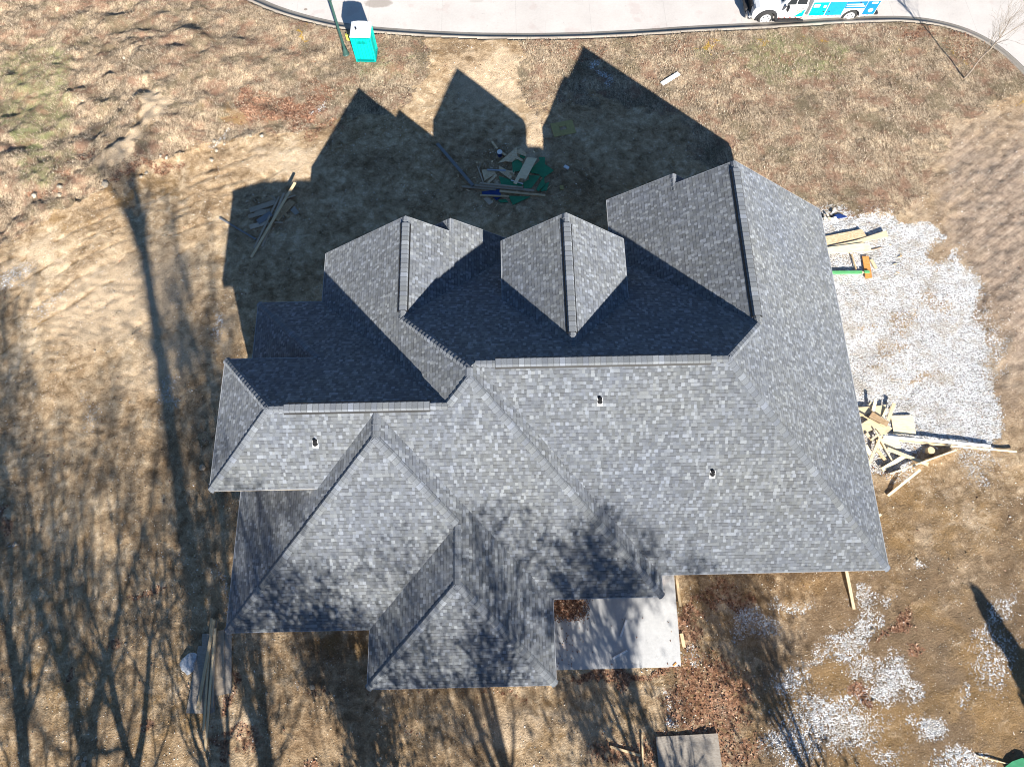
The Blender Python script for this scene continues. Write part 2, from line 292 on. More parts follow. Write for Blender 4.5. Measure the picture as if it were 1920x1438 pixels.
def conc_mat(name, c, dark, jointed=False, stains=True):
    m, t = newmat(name); p = pos(t)
    n = t.math('ADD', t.math('MULTIPLY', t.noise(.5, 5, .6, p), .6), t.math('MULTIPLY', t.noise(9, 4, .7, p), .4))
    col = t.ramp(n, [(.35, dark), (.62, c)])
    if stains:
        col = t.mix(t.math('MULTIPLY', t.sm(t.noise(3, 6, .75, p), .6, .72), .35), col, tuple(x*.45 for x in dark))
        col = t.mix(t.math('MULTIPLY', t.sm(t.noise(.8, 3, .5, p), .62, .7), .25), col, (.45, .33, .3))
    if jointed:
        s = t.n('SeparateXYZ'); t.l(p, s.inputs[0])
        j = t.math('LESS_THAN', t.math('ABSOLUTE', t.math('SUBTRACT', t.math('FRACT', t.math('DIVIDE', t.math('ADD', s.outputs[0], 1.3), 4.6)), .5)), .003)
        col = t.mix(t.math('MULTIPLY', j, .18), col, (.1, .09, .08))
    if jointed:
        q = gp0(709, 3)
        for (dx, dy, rx, ry, k_) in ((0, 0, .95, .45, .55), (-4.6, -.3, .12, .1, .8), (12.5, .6, .35, .6, .35), (14.4, .2, .25, .5, .25), (6.2, -.1, .5, .2, .2)):
            o = t.n('VectorMath', operation='SUBTRACT'); t.l(p, o.inputs[0]); o.inputs[1].default_value = (q[0]+dx, q[1]+dy, 0); o2 = t.n('VectorMath', operation='MULTIPLY'); t.l(o.outputs[0], o2.inputs[0]); o2.inputs[1].default_value = (1/rx, 1/ry, 0)
            o3 = t.n('VectorMath', operation='LENGTH'); t.l(o2.outputs[0], o3.inputs[0]); f = t.sm(t.math('ADD', o3.outputs['Value'], t.math('MULTIPLY', t.noise(4, 3, .6, p), .5)), 1.3, 1.0)
            col = t.mix(t.math('MULTIPLY', f, k_), col, (.22, .17, .13))
        ck = t.vor(.35, t.scaled(p, (1, 1, .01)), feat='DISTANCE_TO_EDGE'); col = t.mix(t.math('MULTIPLY', t.math('LESS_THAN', t.math('ADD', ck, t.math('MULTIPLY', t.noise(3, 4, .7, p), .03)), .016), .10), col, (.18, .15, .12))
    t.out(col, .88, t.noise(60, 3, .7, p), .25, .01, spec=.25); return m
M['road'] = conc_mat('road_concrete', (.61, .565, .525), (.52, .48, .445), True); M['curb'] = conc_mat('curb_concrete', (.34, .305, .26), (.24, .21, .18)); M['slab'] = conc_mat('slab_concrete', (.52, .52, .515), (.39, .39, .39))

# ------------------------------------------------------------------ object helpers
def tag(o, label=None, cat=None, group=None, kind=None):
    if label: o['label'] = label
    if cat: o['category'] = cat
    if group: o['group'] = group
    if kind: o['kind'] = kind
    return o
def empty(name, loc, rz=0, **k):
    o = bpy.data.objects.new(name, None); COL.objects.link(o); o.location = loc; o.rotation_euler = (0, 0, rz); o.empty_display_size = .2; return tag(o, **k)
def mesh_obj(name, verts, faces, mat, parent=None, smooth=False, mats=None, uvs=None):
    me = bpy.data.meshes.new(name); me.from_pydata([tuple(v) for v in verts], [], [tuple(f) for f in faces])
    for q in (mat if isinstance(mat, (list, tuple)) else [mat]): me.materials.append(q)
    if mats: me.polygons.foreach_set('material_index', mats)
    if uvs is not None:
        l = me.uv_layers.new(name='UVMap'); l.data.foreach_set('uv', np.array(uvs, np.float32).ravel())
    if smooth: me.polygons.foreach_set('use_smooth', [True]*len(me.polygons))
    me.update(); o = bpy.data.objects.new(name, me); COL.objects.link(o)
    if parent: o.parent = parent
    return o
def np_mesh(name, V, F, mat, parent=None, smooth=False):
    me = bpy.data.meshes.new(name); n = len(F); k = F.shape[1]
    me.vertices.add(len(V)); me.vertices.foreach_set('co', V.astype(np.float32).ravel())
    me.loops.add(n*k); me.loops.foreach_set('vertex_index', F.astype(np.int32).ravel())
    me.polygons.add(n); me.polygons.foreach_set('loop_start', np.arange(0, n*k, k, dtype=np.int32))
    if smooth: me.polygons.foreach_set('use_smooth', np.ones(n, bool))
    me.materials.append(mat); me.update(calc_edges=True); me.validate()
    o = bpy.data.objects.new(name, me); COL.objects.link(o)
    if parent: o.parent = parent
    return o
class MB:
    """collects simple shapes into one mesh"""
    def __init__(s): s.v = []; s.f = []; s.m = []
    def add(s, v, f, m=0):
        b = len(s.v); s.v += [tuple(x) for x in v]; s.f += [tuple(i+b for i in q) for q in f]; s.m += [m]*len(f); return s
    def box(s, c, d, m=0, rz=0, ry=0, bev=0.0):
        x, y, z = [q/2 for q in d]; b = min(bev, x*.9, y*.9, z*.9)
        bm = bmesh.new(); bmesh.ops.create_cube(bm, size=1); bmesh.ops.scale(bm, vec=(2*x, 2*y, 2*z), verts=bm.verts)
        if b > 0: bmesh.ops.bevel(bm, geom=bm.edges[:], offset=b, segments=2, affect='EDGES')
        mt = Matrix.Translation(c) @ Matrix.Rotation(rz, 4, 'Z') @ Matrix.Rotation(ry, 4, 'Y')
        bmesh.ops.transform(bm, matrix=mt, verts=bm.verts)
        bm.verts.index_update(); s.add([v.co for v in bm.verts], [[v.index for v in f.verts] for f in bm.faces], m); bm.free(); return s
    def tube(s, a, b, r0, r1=None, n=12, m=0, cap=True):
        a = Vector(a); b = Vector(b); r1 = r0 if r1 is None else r1; d = (b-a).normalized()
        u = d.orthogonal().normalized(); w_ = d.cross(u); V = []; F = []
        for P, r in ((a, r0), (b, r1)):
            V += [P+u*r*math.cos(2*math.pi*i/n)+w_*r*math.sin(2*math.pi*i/n) for i in range(n)]
        F = [(i, (i+1) % n, n+(i+1) % n, n+i) for i in range(n)]
        if cap: F += [tuple(range(n))[::-1], tuple(range(n, 2*n))]
        return s.add(V, F, m)
    def prism(s, poly, y0, y1, m=0, axis='y'):
        n = len(poly)
        if axis == 'y': V = [(x, y0, z) for x, z in poly]+[(x, y1, z) for x, z in poly]
        else: V = [(x, y, y0) for x, y in poly]+[(x, y, y1) for x, y in poly]
        F = [tuple(range(n)), tuple(range(n, 2*n))[::-1]]+[(i, n+i, n+(i+1) % n, (i+1) % n) for i in range(n)]
        return s.add(V, F, m)
    def build(s, name, mat, parent=None, bevel=0, smooth=False):
        o = mesh_obj(name, s.v, s.f, mat, parent, mats=s.m)
        bm = bmesh.new(); bm.from_mesh(o.data); bmesh.ops.recalc_face_normals(bm, faces=bm.faces)
        if bevel: bmesh.ops.bevel(bm, geom=[e for e in bm.edges if len(e.link_faces) == 2 and e.calc_face_angle(0) > .5], offset=bevel, segments=2, affect='EDGES')
        bm.to_mesh(o.data); bm.free()
        if smooth: o.data.polygons.foreach_set('use_smooth', [True]*len(o.data.polygons))
        return o

# ------------------------------------------------------------------ ground
def axis(lo, hi, step, far):
    a = list(np.arange(lo, hi+step, step)); s = step; x = a[-1]; r = []
    while x < far: s *= 1.35; x += s; r.append(x)
    s = step; x = a[0]; l = []
    while x > -far: s *= 1.35; x -= s; l.append(x)
    return np.array(l[::-1]+a+r)
gx_ = axis(-33.5, 33.5, .115, 900); gy_ = axis(-8, 39, .115, 900)
GX, GY = np.meshgrid(gx_, gy_); nx, ny = len(gx_), len(gy_)
x_, y_ = GX.ravel(), GY.ravel()
z_ = base_z(x_, y_)+relief(x_, y_)
far_ = np.maximum(np.abs(x_)-40, np.abs(y_-15)-32); z_ = np.where(far_ > 0, base_z(x_, y_)-.42*(y_ > 30), z_)
idx = np.arange(nx*ny).reshape(ny, nx)
F_ = np.stack([idx[:-1, :-1].ravel(), idx[:-1, 1:].ravel(), idx[1:, 1:].ravel(), idx[1:, :-1].ravel()], 1)
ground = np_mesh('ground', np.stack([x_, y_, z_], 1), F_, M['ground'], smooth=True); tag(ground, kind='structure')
# surface cover masks, laid over the plot
def cover(x, y):
    X, Y = to_px(x, y, base_z(x, y))
    wx = X+(fbm(x*.7, y*.7, 51)-.5)*40; wy = Y+(fbm(x*.7, y*.7, 52)-.5)*40
    WARP[0] = (fbm(x*1.1, y*1.1, 91, 5)-.5)*75; WARP[1] = (fbm(x*1.1, y*1.1, 92, 5)-.5)*75
    g = 0*x; gvp = 0*x
    for i in range(4):
        a1 = (fbm(x*.8, y*.8, 151+i, 5)-.5); a2 = (fbm(x*.8, y*.8, 161+i, 5)-.5)
        g = g+.25*np.maximum(in_poly(X+a1*70, Y+a2*60, GR_TL), in_poly(X+a1*110, Y+a2*90, GR_TR)); gvp = gvp+.25*in_poly(X+a1*75-6, Y+a2*75, GRAVEL)
    g = g*(1-.9*blob(X, Y, 1150, 250, 150, 60, 10)); g = np.maximum(g, .45*blob(X, Y, 1500, 330, 160, 60))
    far = (np.abs(x) > 34) | (y > 40) | (y < -9); g = np.where(far, .8, g)
    for b in [(300,218,35,45,20,.8),(240,295,50,22,-30,.8),(440,225,30,22,0,.9),(870,100,60,30,0,1),(930,90,50,14,0,1),(1475,45,40,10,0,0)]: g = g*(1-blob(X, Y, *b))
    gn = np.zeros_like(x)
    for b in [(70,170,90,110,0,.65),(120,90,60,30,0,.4),(70,260,40,14,-25,1),(80,310,60,40,0,.6),(1480,110,130,45,5,.62),(1340,95,50,25,0,.5),(1560,90,40,16,0,.6),(1720,90,60,40,0,.3),(720,115,70,20,0,.5),(700,120,40,10,0,.5),(1800,60,60,60,0,.35)]: gn = np.maximum(gn, blob(X, Y, *b))
    gv = gvp*.86
    for b in [(1690,600,18,40,20,.3),(1670,670,50,10,-25,.3),(1725,710,45,12,5,.35),(1610,605,20,10,0,.25),(1750,560,30,20,0,.3)]: gv = gv-blob(X, Y, *b)
    gv = np.clip(gv, 0, 1)
    for b in [(1400,1167,42,26,-10,.62),(1480,1123,52,13,5,.5),(1612,1173,24,58,12,.66),(1617,1123,14,30,0,.66),(1591,1213,34,24,-20,.66),(1650,1153,12,22,0,.66),(1620,1253,24,30,0,.62),(1675,1278,38,42,0,.72),(1480,1273,34,24,-20,.58),(1535,1243,60,14,-8,.45),(1560,1355,95,52,10,.68),(1697,1347,13,15,0,.6),(1740,1357,32,28,0,1.0),(1487,1400,52,34,0,.6),(1800,1423,60,24,0,.68),(1663,1413,34,28,0,.5),(1860,1160,30,70,25,.45),(1870,1240,40,60,0,.45),(1720,1060,18,6,0,.5),(1820,1300,14,26,0,.45),(1840,860,40,50,60,.45),(1860,640,30,60,0,.45),(1715,880,30,20,0,.3),(1290,1235,30,10,0,.45),(1265,1340,12,10,40,.7),(1250,1310,14,8,40,.5),(1117,130,13,18,10,.62),(1110,112,8,8,0,.5),(20,520,40,18,-10,.5),(400,620,10,40,0,.45),(330,740,24,30,0,.38),(170,770,20,30,0,.3),(410,268,25,5,-15,.6),(30,1030,14,10,0,.5),(1060,145,6,6,0,.3),(95,570,60,12,-30,.3),(410,1100,8,60,0,.35),(560,1270,10,6,0,.4),(800,230,14,6,0,.0),(600,205,14,10,0,.4)]: gv = np.maximum(gv, blob(X, Y, *b, .7) if len(b) == 6 else blob(X, Y, *b))
    lf = np.zeros_like(x)
    for b in [(1340,1120,55,22,5,.55),(1387,1140,22,24,0,.6),(1697,1160,32,20,-50,.62),(1672,1187,26,12,-30,.55),(1713,1215,24,13,0,.55),(1627,1303,22,17,-20,.85),(1330,1305,95,95,0,.62),(1350,1400,110,40,0,.6),(1288,1180,22,70,0,.6),(1527,1367,16,6,30,.7),(1487,1400,8,6,0,.7),(1160,1266,130,14,-1,.7),(1180,1410,90,34,0,.55),(280,1115,30,11,0,.62),(227,1207,16,16,0,.62),(140,1270,12,20,0,.55),(283,1377,20,18,0,.62),(460,1380,40,22,0,.55),(440,1270,9,60,0,.6),(427,1315,14,26,0,.75),(413,1400,22,45,0,.6),(583,1427,16,16,0,.6),(10,975,12,24,0,.6),(1650,885,60,12,-5,.55),(1740,862,30,10,0,.5),(483,187,40,30,0,.62),(533,207,90,34,-5,.72),(600,185,50,30,0,.5),(590,245,80,12,0,.5),(430,225,20,10,0,.5),(160,298,40,16,-10,.5),(280,322,80,8,-22,.6),(90,355,60,10,-22,.55),(600,1290,30,8,0,.5),(760,1360,30,16,0,.4),(560,100,40,12,0,.4),(840,120,20,10,0,.4),(700,95,70,30,0,.35),(1080,95,90,22,0,.45),(1250,90,90,20,0,.4),(1720,60,60,16,0,.5),(1810,90,50,30,40,.45),(830,300,25,12,0,.4),(955,1305,60,10,0,.45),(1250,1385,50,30,0,.55),(385,830,8,14,0,.4),(90,300,30,10,0,.3)]: lf = np.maximum(lf, blob(X, Y, *b))
    wt = .14+.52*sstep(1250, 1600, X)*sstep(850, 950, Y)+.10*(1-sstep(300, 480, X))*sstep(750, 1000, Y)+.2*sstep(1000, 1300, Y)
    for b in [(430,235,40,26,0,.9),(390,205,40,18,0,.6),(230,370,230,16,-22,.55),(120,420,160,20,-24,.45),(300,345,90,14,-20,.6),(1850,600,50,45,0,.8),(1880,760,60,80,0,.5),(1730,930,90,70,0,.55),(1700,1180,120,90,0,.5),(1260,1120,90,60,0,.55),(1300,1260,80,90,0,.6),(620,1215,80,28,0,.6),(900,1300,150,24,0,.35),(330,860,50,90,0,.4),(120,1100,120,120,0,.3),(1640,1000,30,60,0,.5),(1500,1230,60,30,0,.35),(850,90,55,18,0,.55),(870,310,120,60,0,.35),(1120,350,150,50,0,.45),(680,250,120,50,0,.4),(1860,1200,60,160,0,.4),(1640,470,10,10,0,.2),(250,115,80,25,-10,.5),(370,90,50,30,0,.5)]: wt = np.maximum(wt, blob(X, Y, *b))
    br = np.zeros_like(x)
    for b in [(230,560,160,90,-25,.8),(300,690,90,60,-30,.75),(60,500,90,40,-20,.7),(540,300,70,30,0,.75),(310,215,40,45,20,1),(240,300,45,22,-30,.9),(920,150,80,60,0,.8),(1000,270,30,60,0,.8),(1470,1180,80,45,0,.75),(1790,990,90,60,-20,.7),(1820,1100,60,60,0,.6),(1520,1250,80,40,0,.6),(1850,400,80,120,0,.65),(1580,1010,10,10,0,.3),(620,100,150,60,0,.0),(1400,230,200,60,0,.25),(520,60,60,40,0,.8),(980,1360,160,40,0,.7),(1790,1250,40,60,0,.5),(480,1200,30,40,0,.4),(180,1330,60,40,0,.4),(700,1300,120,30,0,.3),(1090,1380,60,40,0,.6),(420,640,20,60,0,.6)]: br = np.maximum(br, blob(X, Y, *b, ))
    bk = sstep(1640, 1860, X+2*WARP[0])*(1-sstep(600, 900, Y))*sstep(120, 330, Y+WARP[1])*(1-gv)
    yl = np.zeros_like(x)
    for b in [(1325,87,20,4,0,.75),(1443,85,16,4,0,.65),(1540,86,18,4,0,.65),(1675,90,18,4,0,.6),(1790,105,14,7,40,.5),(568,62,16,5,10,.8),(790,98,16,3,0,.45),(1905,194,10,6,0,.6)]: yl = np.maximum(yl, blob(X, Y, *b))
    tr = track_field(X, Y); wt = np.maximum(wt, .5*tr); br = br*(1-.6*tr)
    WARP[0] = WARP[1] = 0
    return dict(grass=g, green=gn, gravel=gv, leaf=lf, wet=wt, bright=br*(1-.5*bk), yellow=yl, bank=bk)
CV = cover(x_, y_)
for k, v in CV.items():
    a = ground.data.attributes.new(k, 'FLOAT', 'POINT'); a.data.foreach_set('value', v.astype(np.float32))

# road, gutter and curb follow the curb line
cx = np.linspace(-34, 33.0, 300); cyv = curb_y(cx)
k_ = np.ones(9)/9; cyv = np.convolve(np.pad(cyv, 4, 'edge'), k_, 'valid')
tx = np.gradient(cx); ty = np.gradient(cyv); L_ = np.hypot(tx, ty); nxn, nyn = -ty/L_, tx/L_
def strip(offs, dzs):
    V = []
    for o, dz in zip(offs, dzs):
        X = cx+nxn*o; Y = cyv+nyn*o; V.append(np.stack([X, Y, base_z(X, Y)+dz], 1))
    n = len(cx); F = []
    for j in range(len(offs)-1):
        a = np.arange(n-1)+j*n; F.append(np.stack([a, a+1, a+1+n, a+n], 1))
    return np.vstack(V), np.vstack(F)
V1, F1 = strip([-.02, 0, .13, .16, .17, .60], [-.3, .015, .015, 0.0, -.13, -.155])
tag(np_mesh('curb', V1, F1, M['curb']), kind='structure')
V1, F1 = strip([.615, 1.5, 3, 6, 9, 14, 24], [-.150, -.14, -.13, -.12, -.12, -.13, -.15])
tag(np_mesh('road', V1, F1, M['road']), kind='structure')
V1, F1 = strip([.595, .62], [-.158, -.158])
tag(np_mesh('gutter_joint', V1, F1, M['black']), kind='structure')

# ------------------------------------------------------------------ the house
tN, tE, tA = .706, .721, .725
z1, z2, zH = 4.354, 6.889, 4.075
yQn, yH3s, xW, xB, yS1, xS1e, xS2w, yS2 = 12.777, .123, -10.872, -10.858, -.822, 1.6, -5.409, -2.902
xH3e, yMs, xE, xAw, yAf, yBf, xBr = 5.853, .932, 14.774, -8.059, 15.152, 15.79, -2.303
yCf, yC2f, xC2r, xDr, zDr, yDf, xAr, xCr, zDe, hD, yMr = 17.159, 17.677, 7.47, 2.425, 8.559, 14.353, -4.026, 9.589, 6.531, 2.552, 8.04
V = {}
yw = ((z1+tN*yQn)-(zH-tN*yH3s))/(2*tN); zw = z1+tN*(yQn-yw); yWn = yQn-(z2-z1)/tN; yWs = yH3s+(z2-zH)/tN
V['Wnw'] = (xW, yWn, z2); V['Wsw'] = (xW, yWs, z2); V['W1'] = (xW+(zw-z2)/tE, yw, zw)
V['Qnw'] = (xB, yQn, z1); V['QA'] = (xAw, yQn, z1); V['Qh'] = (xB+(z2-z1)/tE, yWn, z2); V['Qs'] = (xB, yWn, z1)
V['W2'] = (xAw+(zw-z1)/tA, yw, zw)
xr = (xB+xS1e)/2; zr = zH+tE*(xr-xB); V['S1sw'] = (xB, yS1, zH); V['S1n'] = (xB, yWs, zH)
V['S1a'] = (xr, yH3s+(zr-zH)/tN, zr); V['S1b'] = (xr, yS1+(zr-zH)/tN, zr)
x2 = (xS2w+xS1e)/2; z2r = zH+tE*(x2-xS2w); V['S2a'] = (x2, yS1+(z2r-zH)/tN, z2r); V['S2b'] = (x2, yS2+(z2r-zH)/tN, z2r)
V['S2sw'] = (xS2w, yS2, zH); V['S2se'] = (xS1e, yS2, zH); V['S1S2'] = (xS2w, yS1, zH); V['WsR'] = (xB+(z2-zH)/tE, yWs, z2)
V['H3v'] = (xS1e, yH3s, zH); V['H3se'] = (xH3e, yH3s, zH); V['H3n'] = (xH3e, yMs, zH); V['Mse'] = (xE, yMs, zH)
xh = (zH-z1+tE*xH3e+tA*xAw)/(tE+tA); zh = z1+tA*(xh-xAw); zm = zH+tN*(yMr-yMs)
V['H3p'] = (xh, yH3s+(zh-zH)/tN, zh); V['M1'] = (xh, yMr-(zh-zm)/tN, zh); V['Mv'] = (xH3e-(zm-zH)/tE, yMr, zm); V['M2'] = (xE-(zm-zH)/tE, yMr, zm)
zAr = z1+tA*(xAr-xAw); xBe = xAr+(zAr-z1)/tE; zBr = zAr-tE*(xBr-xAr)
V['A1'] = (xAr, yAf, zAr); V['Asw'] = (xAw, yAf, z1); V['A2'] = (xAr, yMr+(zm-zAr)/tN, zAr)
V['Be'] = (xBe, yBf, z1); V['B1'] = (xBr, yBf, zBr); V['Bn'] = (xBr, yAf, zBr)
yeN = yMr+(zm-z1)/tN; V['Vw'] = (xBe, yeN, z1)
zCr = zH+tE*(xE-xCr); xCw = xCr-(zCr-z1)/tE; zC2 = zCr-tE*(xCr-xC2r)
V['C1'] = (xCr, yCf, zCr); V['Cse'] = (xE, yCf, zH); V['C2'] = (xCr, yMr+(zm-zCr)/tN, zCr); V['Cw'] = (xCw, yC2f, z1); V['C2p'] = (xC2r, yC2f, zC2); V['Cn'] = (xC2r, yCf, zC2); V['Ve'] = (xCw, yeN, z1)
V['D1'] = (xDr, yDf, zDr); V['D2'] = (xDr, yMr+(zm-zDr)/tN, zDr)
for s_, n_ in ((-1, 'Dw'), (1, 'De')): V[n_] = (xDr+s_*hD, yDf, zDe); V[n_+'b'] = (xDr+s_*hD, yMr+(zm-zDe)/tN, zDe)
# small returns of the two stepped gables
bw = .75; V['Bw0'] = (xBr-bw, yBf, zBr-tE*bw); V['Bw1'] = (xBr-bw, yAf-.3, zBr-tE*bw); V['Bn2'] = (xBr, yAf-.3, zBr-.02)
V['Ce0'] = (xC2r+bw, yC2f, zC2-tE*bw); V['Ce1'] = (xC2r+bw, yCf-.3, zC2-tE*bw); V['Cn2'] = (xC2r, yCf-.3, zC2-.02)
V['S1nn'] = (xB, yWs+.7, zH); V['WsRn'] = (V['WsR'][0]-.1, yWs+.7, z2-.1*tE); V['Qsn'] = (xB, yWn-.7, z1); V['Qhn'] = (V['Qh'][0]-.1, yWn-.7, z2-.1*tE); V['WsRa'] = (V['WsR'][0]-.1, yWs, z2-.1*tE); V['Qha'] = (V['Qh'][0]-.1, yWn, z2-.1*tE)
V = {k: Vector(v) for k, v in V.items()}
house = empty('house', (0, 0, 1.0), label='new house under construction with grey shingle hip and gable roofs', cat='house')
HOFF = Vector((0, 0, 1.0))
roof_me = {}
def roof_part(label, polys, name='roof'):
    verts = []; faces = []; uvs = []; mats = []; edges = {}
    for nm in polys:
        P = [V[n] for n in nm.split()]
        N = Vector((0, 0, 0))
        for i in range(len(P)):
            a, b = P[i], P[(i+1) % len(P)]; N += Vector(((a.y-b.y)*(a.z+b.z), (a.z-b.z)*(a.x+b.x), (a.x-b.x)*(a.y+b.y)))
        N.normalize(); names = nm.split()
        if N.z < 0: P = P[::-1]; N = -N; names = names[::-1]
        down = Vector((N.x, N.y, 0)).normalized(); U = Vector((-down.y, down.x, 0)); S = N.cross(U)
        if S.z < 0: S = -S
        b0 = len(verts); verts += [p-HOFF for p in P]; faces.append(tuple(range(b0, b0+len(P)))); mats.append(0)
        uvs += [(U.dot(p), S.dot(p)) for p in P]
        verts += [p-HOFF-Vector((0, 0, .2)) for p in P]; faces.append(tuple(range(b0+2*len(P)-1, b0+len(P)-1, -1))); mats.append(2); uvs += [(0, 0)]*len(P)
        for i in range(len(P)):
            e = tuple(sorted((names[i], names[(i+1) % len(P)]))); edges.setdefault(e, []).append((P[i], P[(i+1) % len(P)]))
    for e, l in edges.items():
        if len(l) == 1 and e not in SKIP:
            a, b = l[0]; o = (b-a); o = Vector((o.y, -o.x, 0)).normalized()*.02; a = a-HOFF; b = b-HOFF
            for (t0, t1, mi, off) in ((0, .04, 1, o), (.04, .2, 2, o*0)):
                k = len(verts); verts += [a-Vector((0, 0, t0))+(off if mi == 1 else off), b-Vector((0, 0, t0))+off, b-Vector((0, 0, t1))+off, a-Vector((0, 0, t1))+off]
                faces.append((k, k+3, k+2, k+1)); mats.append(mi); uvs += [(0, 0)]*4
            k = len(verts); verts += [a, b, b+o, a+o]; faces.append((k, k+3, k+2, k+1)); mats.append(1); uvs += [(0, 0)]*4
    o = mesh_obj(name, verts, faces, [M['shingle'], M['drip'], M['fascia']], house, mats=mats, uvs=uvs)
    if label: o['label'] = label
    return o
SKIP = {tuple(sorted(q)) for q in [('Vw', 'A2'), ('Ve', 'C2'), ('D2', 'Dwb'), ('D2', 'Deb'), ('Bn', 'Bn2'), ('Cn', 'Cn2'), ('Bn2', 'Bw1'), ('Cn2', 'Ce1'), ('Qh', 'Qs'), ('S1n', 'WsRa'), ('WsRa', 'WsRn'), ('S1nn', 'WsRn'), ('Qha', 'Qhn'), ('Qhn', 'Qsn'), ('Qha', 'Qs'), ('S1n', 'WsR'), ('WsR', 'S1a'), ('Bw0', 'Bw1'), ('Ce0', 'Ce1')]}
main_roof = roof_part('main hip roof with the long ridge and wide rear slope', [
    'Qnw QA W2 W1 Wnw Qh', 'Qnw Qh Qs', 'S1n WsR S1a S1b S1sw', 'Wsw WsR S1a H3v H3se H3p W2 W1', 'Wnw W1 Wsw',
    'S1sw S1S2 S2a S1b', 'H3v S1a S1b S2a S2b S2se', 'S2sw S1S2 S2a S2b', 'S2sw S2b S2se', 'H3se H3n Mv M1 H3p',
    'Asw A1 A2 M1 H3p W2 QA', 'M1 Mv M2 C2 Ve Vw A2', 'A1 A2 Vw Be B1 Bn', 'Cse C1 C2 M2 Mse', 'C1 Cn C2p Cw Ve C2', 'M2 Mse H3n Mv',
    'B1 Bn2 Bw1 Bw0', 'C2p Cn2 Ce1 Ce0', 'S1n WsRa WsRn S1nn', 'Qs Qha Qhn Qsn'])
dormer_roof = roof_part('gabled dormer roof in the middle of the front', ['Dw D1 D2 Dwb', 'De D1 D2 Deb'])
# walls
wb = MB()
g0 = -1.2
def wbox(x0, x1, y0, y1, zt): wb.box(((x0+x1)/2, (y0+y1)/2, (g0+zt)/2-1.0), (x1-x0, y1-y0, zt-g0))
wbox(xB+.4, xAw+.4, yS1+.4, yQn-.4, z1-.15); wbox(xAw+.41, xE-.4, yS1+2.2, yAf-.7, 4.0); wbox(xB+.42, xS1e-.42, yS1+.42, 8, 3.97)
wbox(xS2w+.4, xS1e-.4, yS2+.4, yS1+3, 3.95); wbox(xW+.38, xB+3.2, yWs+.4, yWn-.4, z2-.15); wbox(xH3e-4, xH3e-.4, yH3s+.4, 6, 3.94)
def gable_prism(xa, xb, xp, zp, ze, ya, yb):
    i = .4; sl = (zp-ze)/(xp-xa); wb.prism([(xa+i, g0-1.0), (xa+i, ze+sl*i-.28-1.0), (xp, zp-.3-1.0), (xb-i, ze+(zp-ze)/(xb-xp)*i-.28-1.0), (xb-i, g0-1.0)], ya, yb)
gable_prism(xAw, xBe, xAr, zAr, z1, 11, yAf-.35); gable_prism(xCw, xE, xCr, zCr, zH, 11, yCf-.35)
wb.prism([(xBr-1.6, g0-1), (xBr-1.6, zBr-tE*1.6-1.3), (xBr, zBr-1.3), (xBe-.4, z1-1.0), (xBe-.4, g0-1)], yAf-.4, yBf-.32)
wb.prism([(xCw+.4, g0-1), (xCw+.4, z1-1), (xC2r, zC2-1.3), (xC2r+1.6, zC2-tE*1.6-1.3), (xC2r+1.6, g0-1)], yCf-.4, yC2f-.32)
wb.prism([(xDr-hD+.32, g0-1), (xDr-hD+.32, zDe-1.05), (xDr, zDr-1.3), (xDr+hD-.32, zDe-1.05), (xDr+hD-.32, g0-1)], 10.2, yDf-.35)
wb.build('wall', M['wrap'], house)
# hip and ridge caps, ridge vents
def plane_dir(N, e):
    d = N.cross(e); 
    return (-d if d.z > 0 else d).normalized()
def pn(names):
    a, b, c = [V[n] for n in names.split()]; n = (b-a).cross(c-a).normalized(); return n if n.z > 0 else -n
NN = Vector((0, tN, 1)).normalized(); NS = Vector((0, -tN, 1)).normalized(); NE = Vector((tE, 0, 1)).normalized(); NW = Vector((-tE, 0, 1)).normalized()
def cap_strip(a, b, n1, n2, par=None, half=.16, lift=.014, step=.20):
    a = V[a] if isinstance(a, str) else a; b = V[b] if isinstance(b, str) else b
    if a.z < b.z-.01: a, b = b, a            # laid from the bottom up; a = high end
    e = (b-a); L = e.length; e.normalize(); d1 = plane_dir(n1, e); d2 = plane_dir(n2, e)
    if (d1-d2).length < .5: d2 = -d1
    if d1.dot(n2) > 0 and abs(e.z) < .01: pass
    verts = []; faces = []; uvs = []; n = max(1, int(L/step))
    for i in range(n):
        s0 = i*L/n; s1 = (i+1)*L/n; l0 = lift; l1 = lift+.014+.008*random.random(); j = random.uniform(-.008, .008)
        k = len(verts)
        for s_, l_ in ((s0, l0), (s1, l1)):
            c = a+e*s_-HOFF
            verts += [c+d1*(half+j)+n1*l_*.6, c+d1*half*.35+n1*(l_+.012), c+d2*half*.35+n2*(l_+.012), c+d2*(half-j)+n2*l_*.6]
        verts += [a-HOFF+e*s1+d1*(half+j), a-HOFF+e*s1+d2*(half-j)]
        faces += [(k, k+1, k+5, k+4), (k+1, k+2, k+6, k+5), (k+2, k+3, k+7, k+6), (k+4, k+5, k+6, k+7, k+9, k+8)]
        u0 = i*.2+.02; u1 = i*.2+.196
        uvs += [(u0, 0), (u0, .1), (u1, .1), (u1, 0)]*3+[(u0, 0)]*6
    o = mesh_obj('hip_cap', verts, faces, M['cap'], par or main_roof, uvs=uvs); return o
for a, b, n1, n2 in [('W1', 'Wnw', NW, NN), ('W1', 'Wsw', NW, NS), ('Qh', 'Qnw', NN, NW), ('S1b', 'S1sw', NW, NS), ('S1b', 'S2a', NS, NE), ('S2b', 'S2sw', NW, NS), ('S2b', 'S2se', NE, NS),
                    ('H3p', 'H3se', NE, NS), ('H3p', 'W2', NW, NS), ('M1', 'A2', NW, NN), ('M2', 'C2', NE, NN), ('M2', 'Mse', NE, NS)]: cap_strip(a, b, n1, n2)
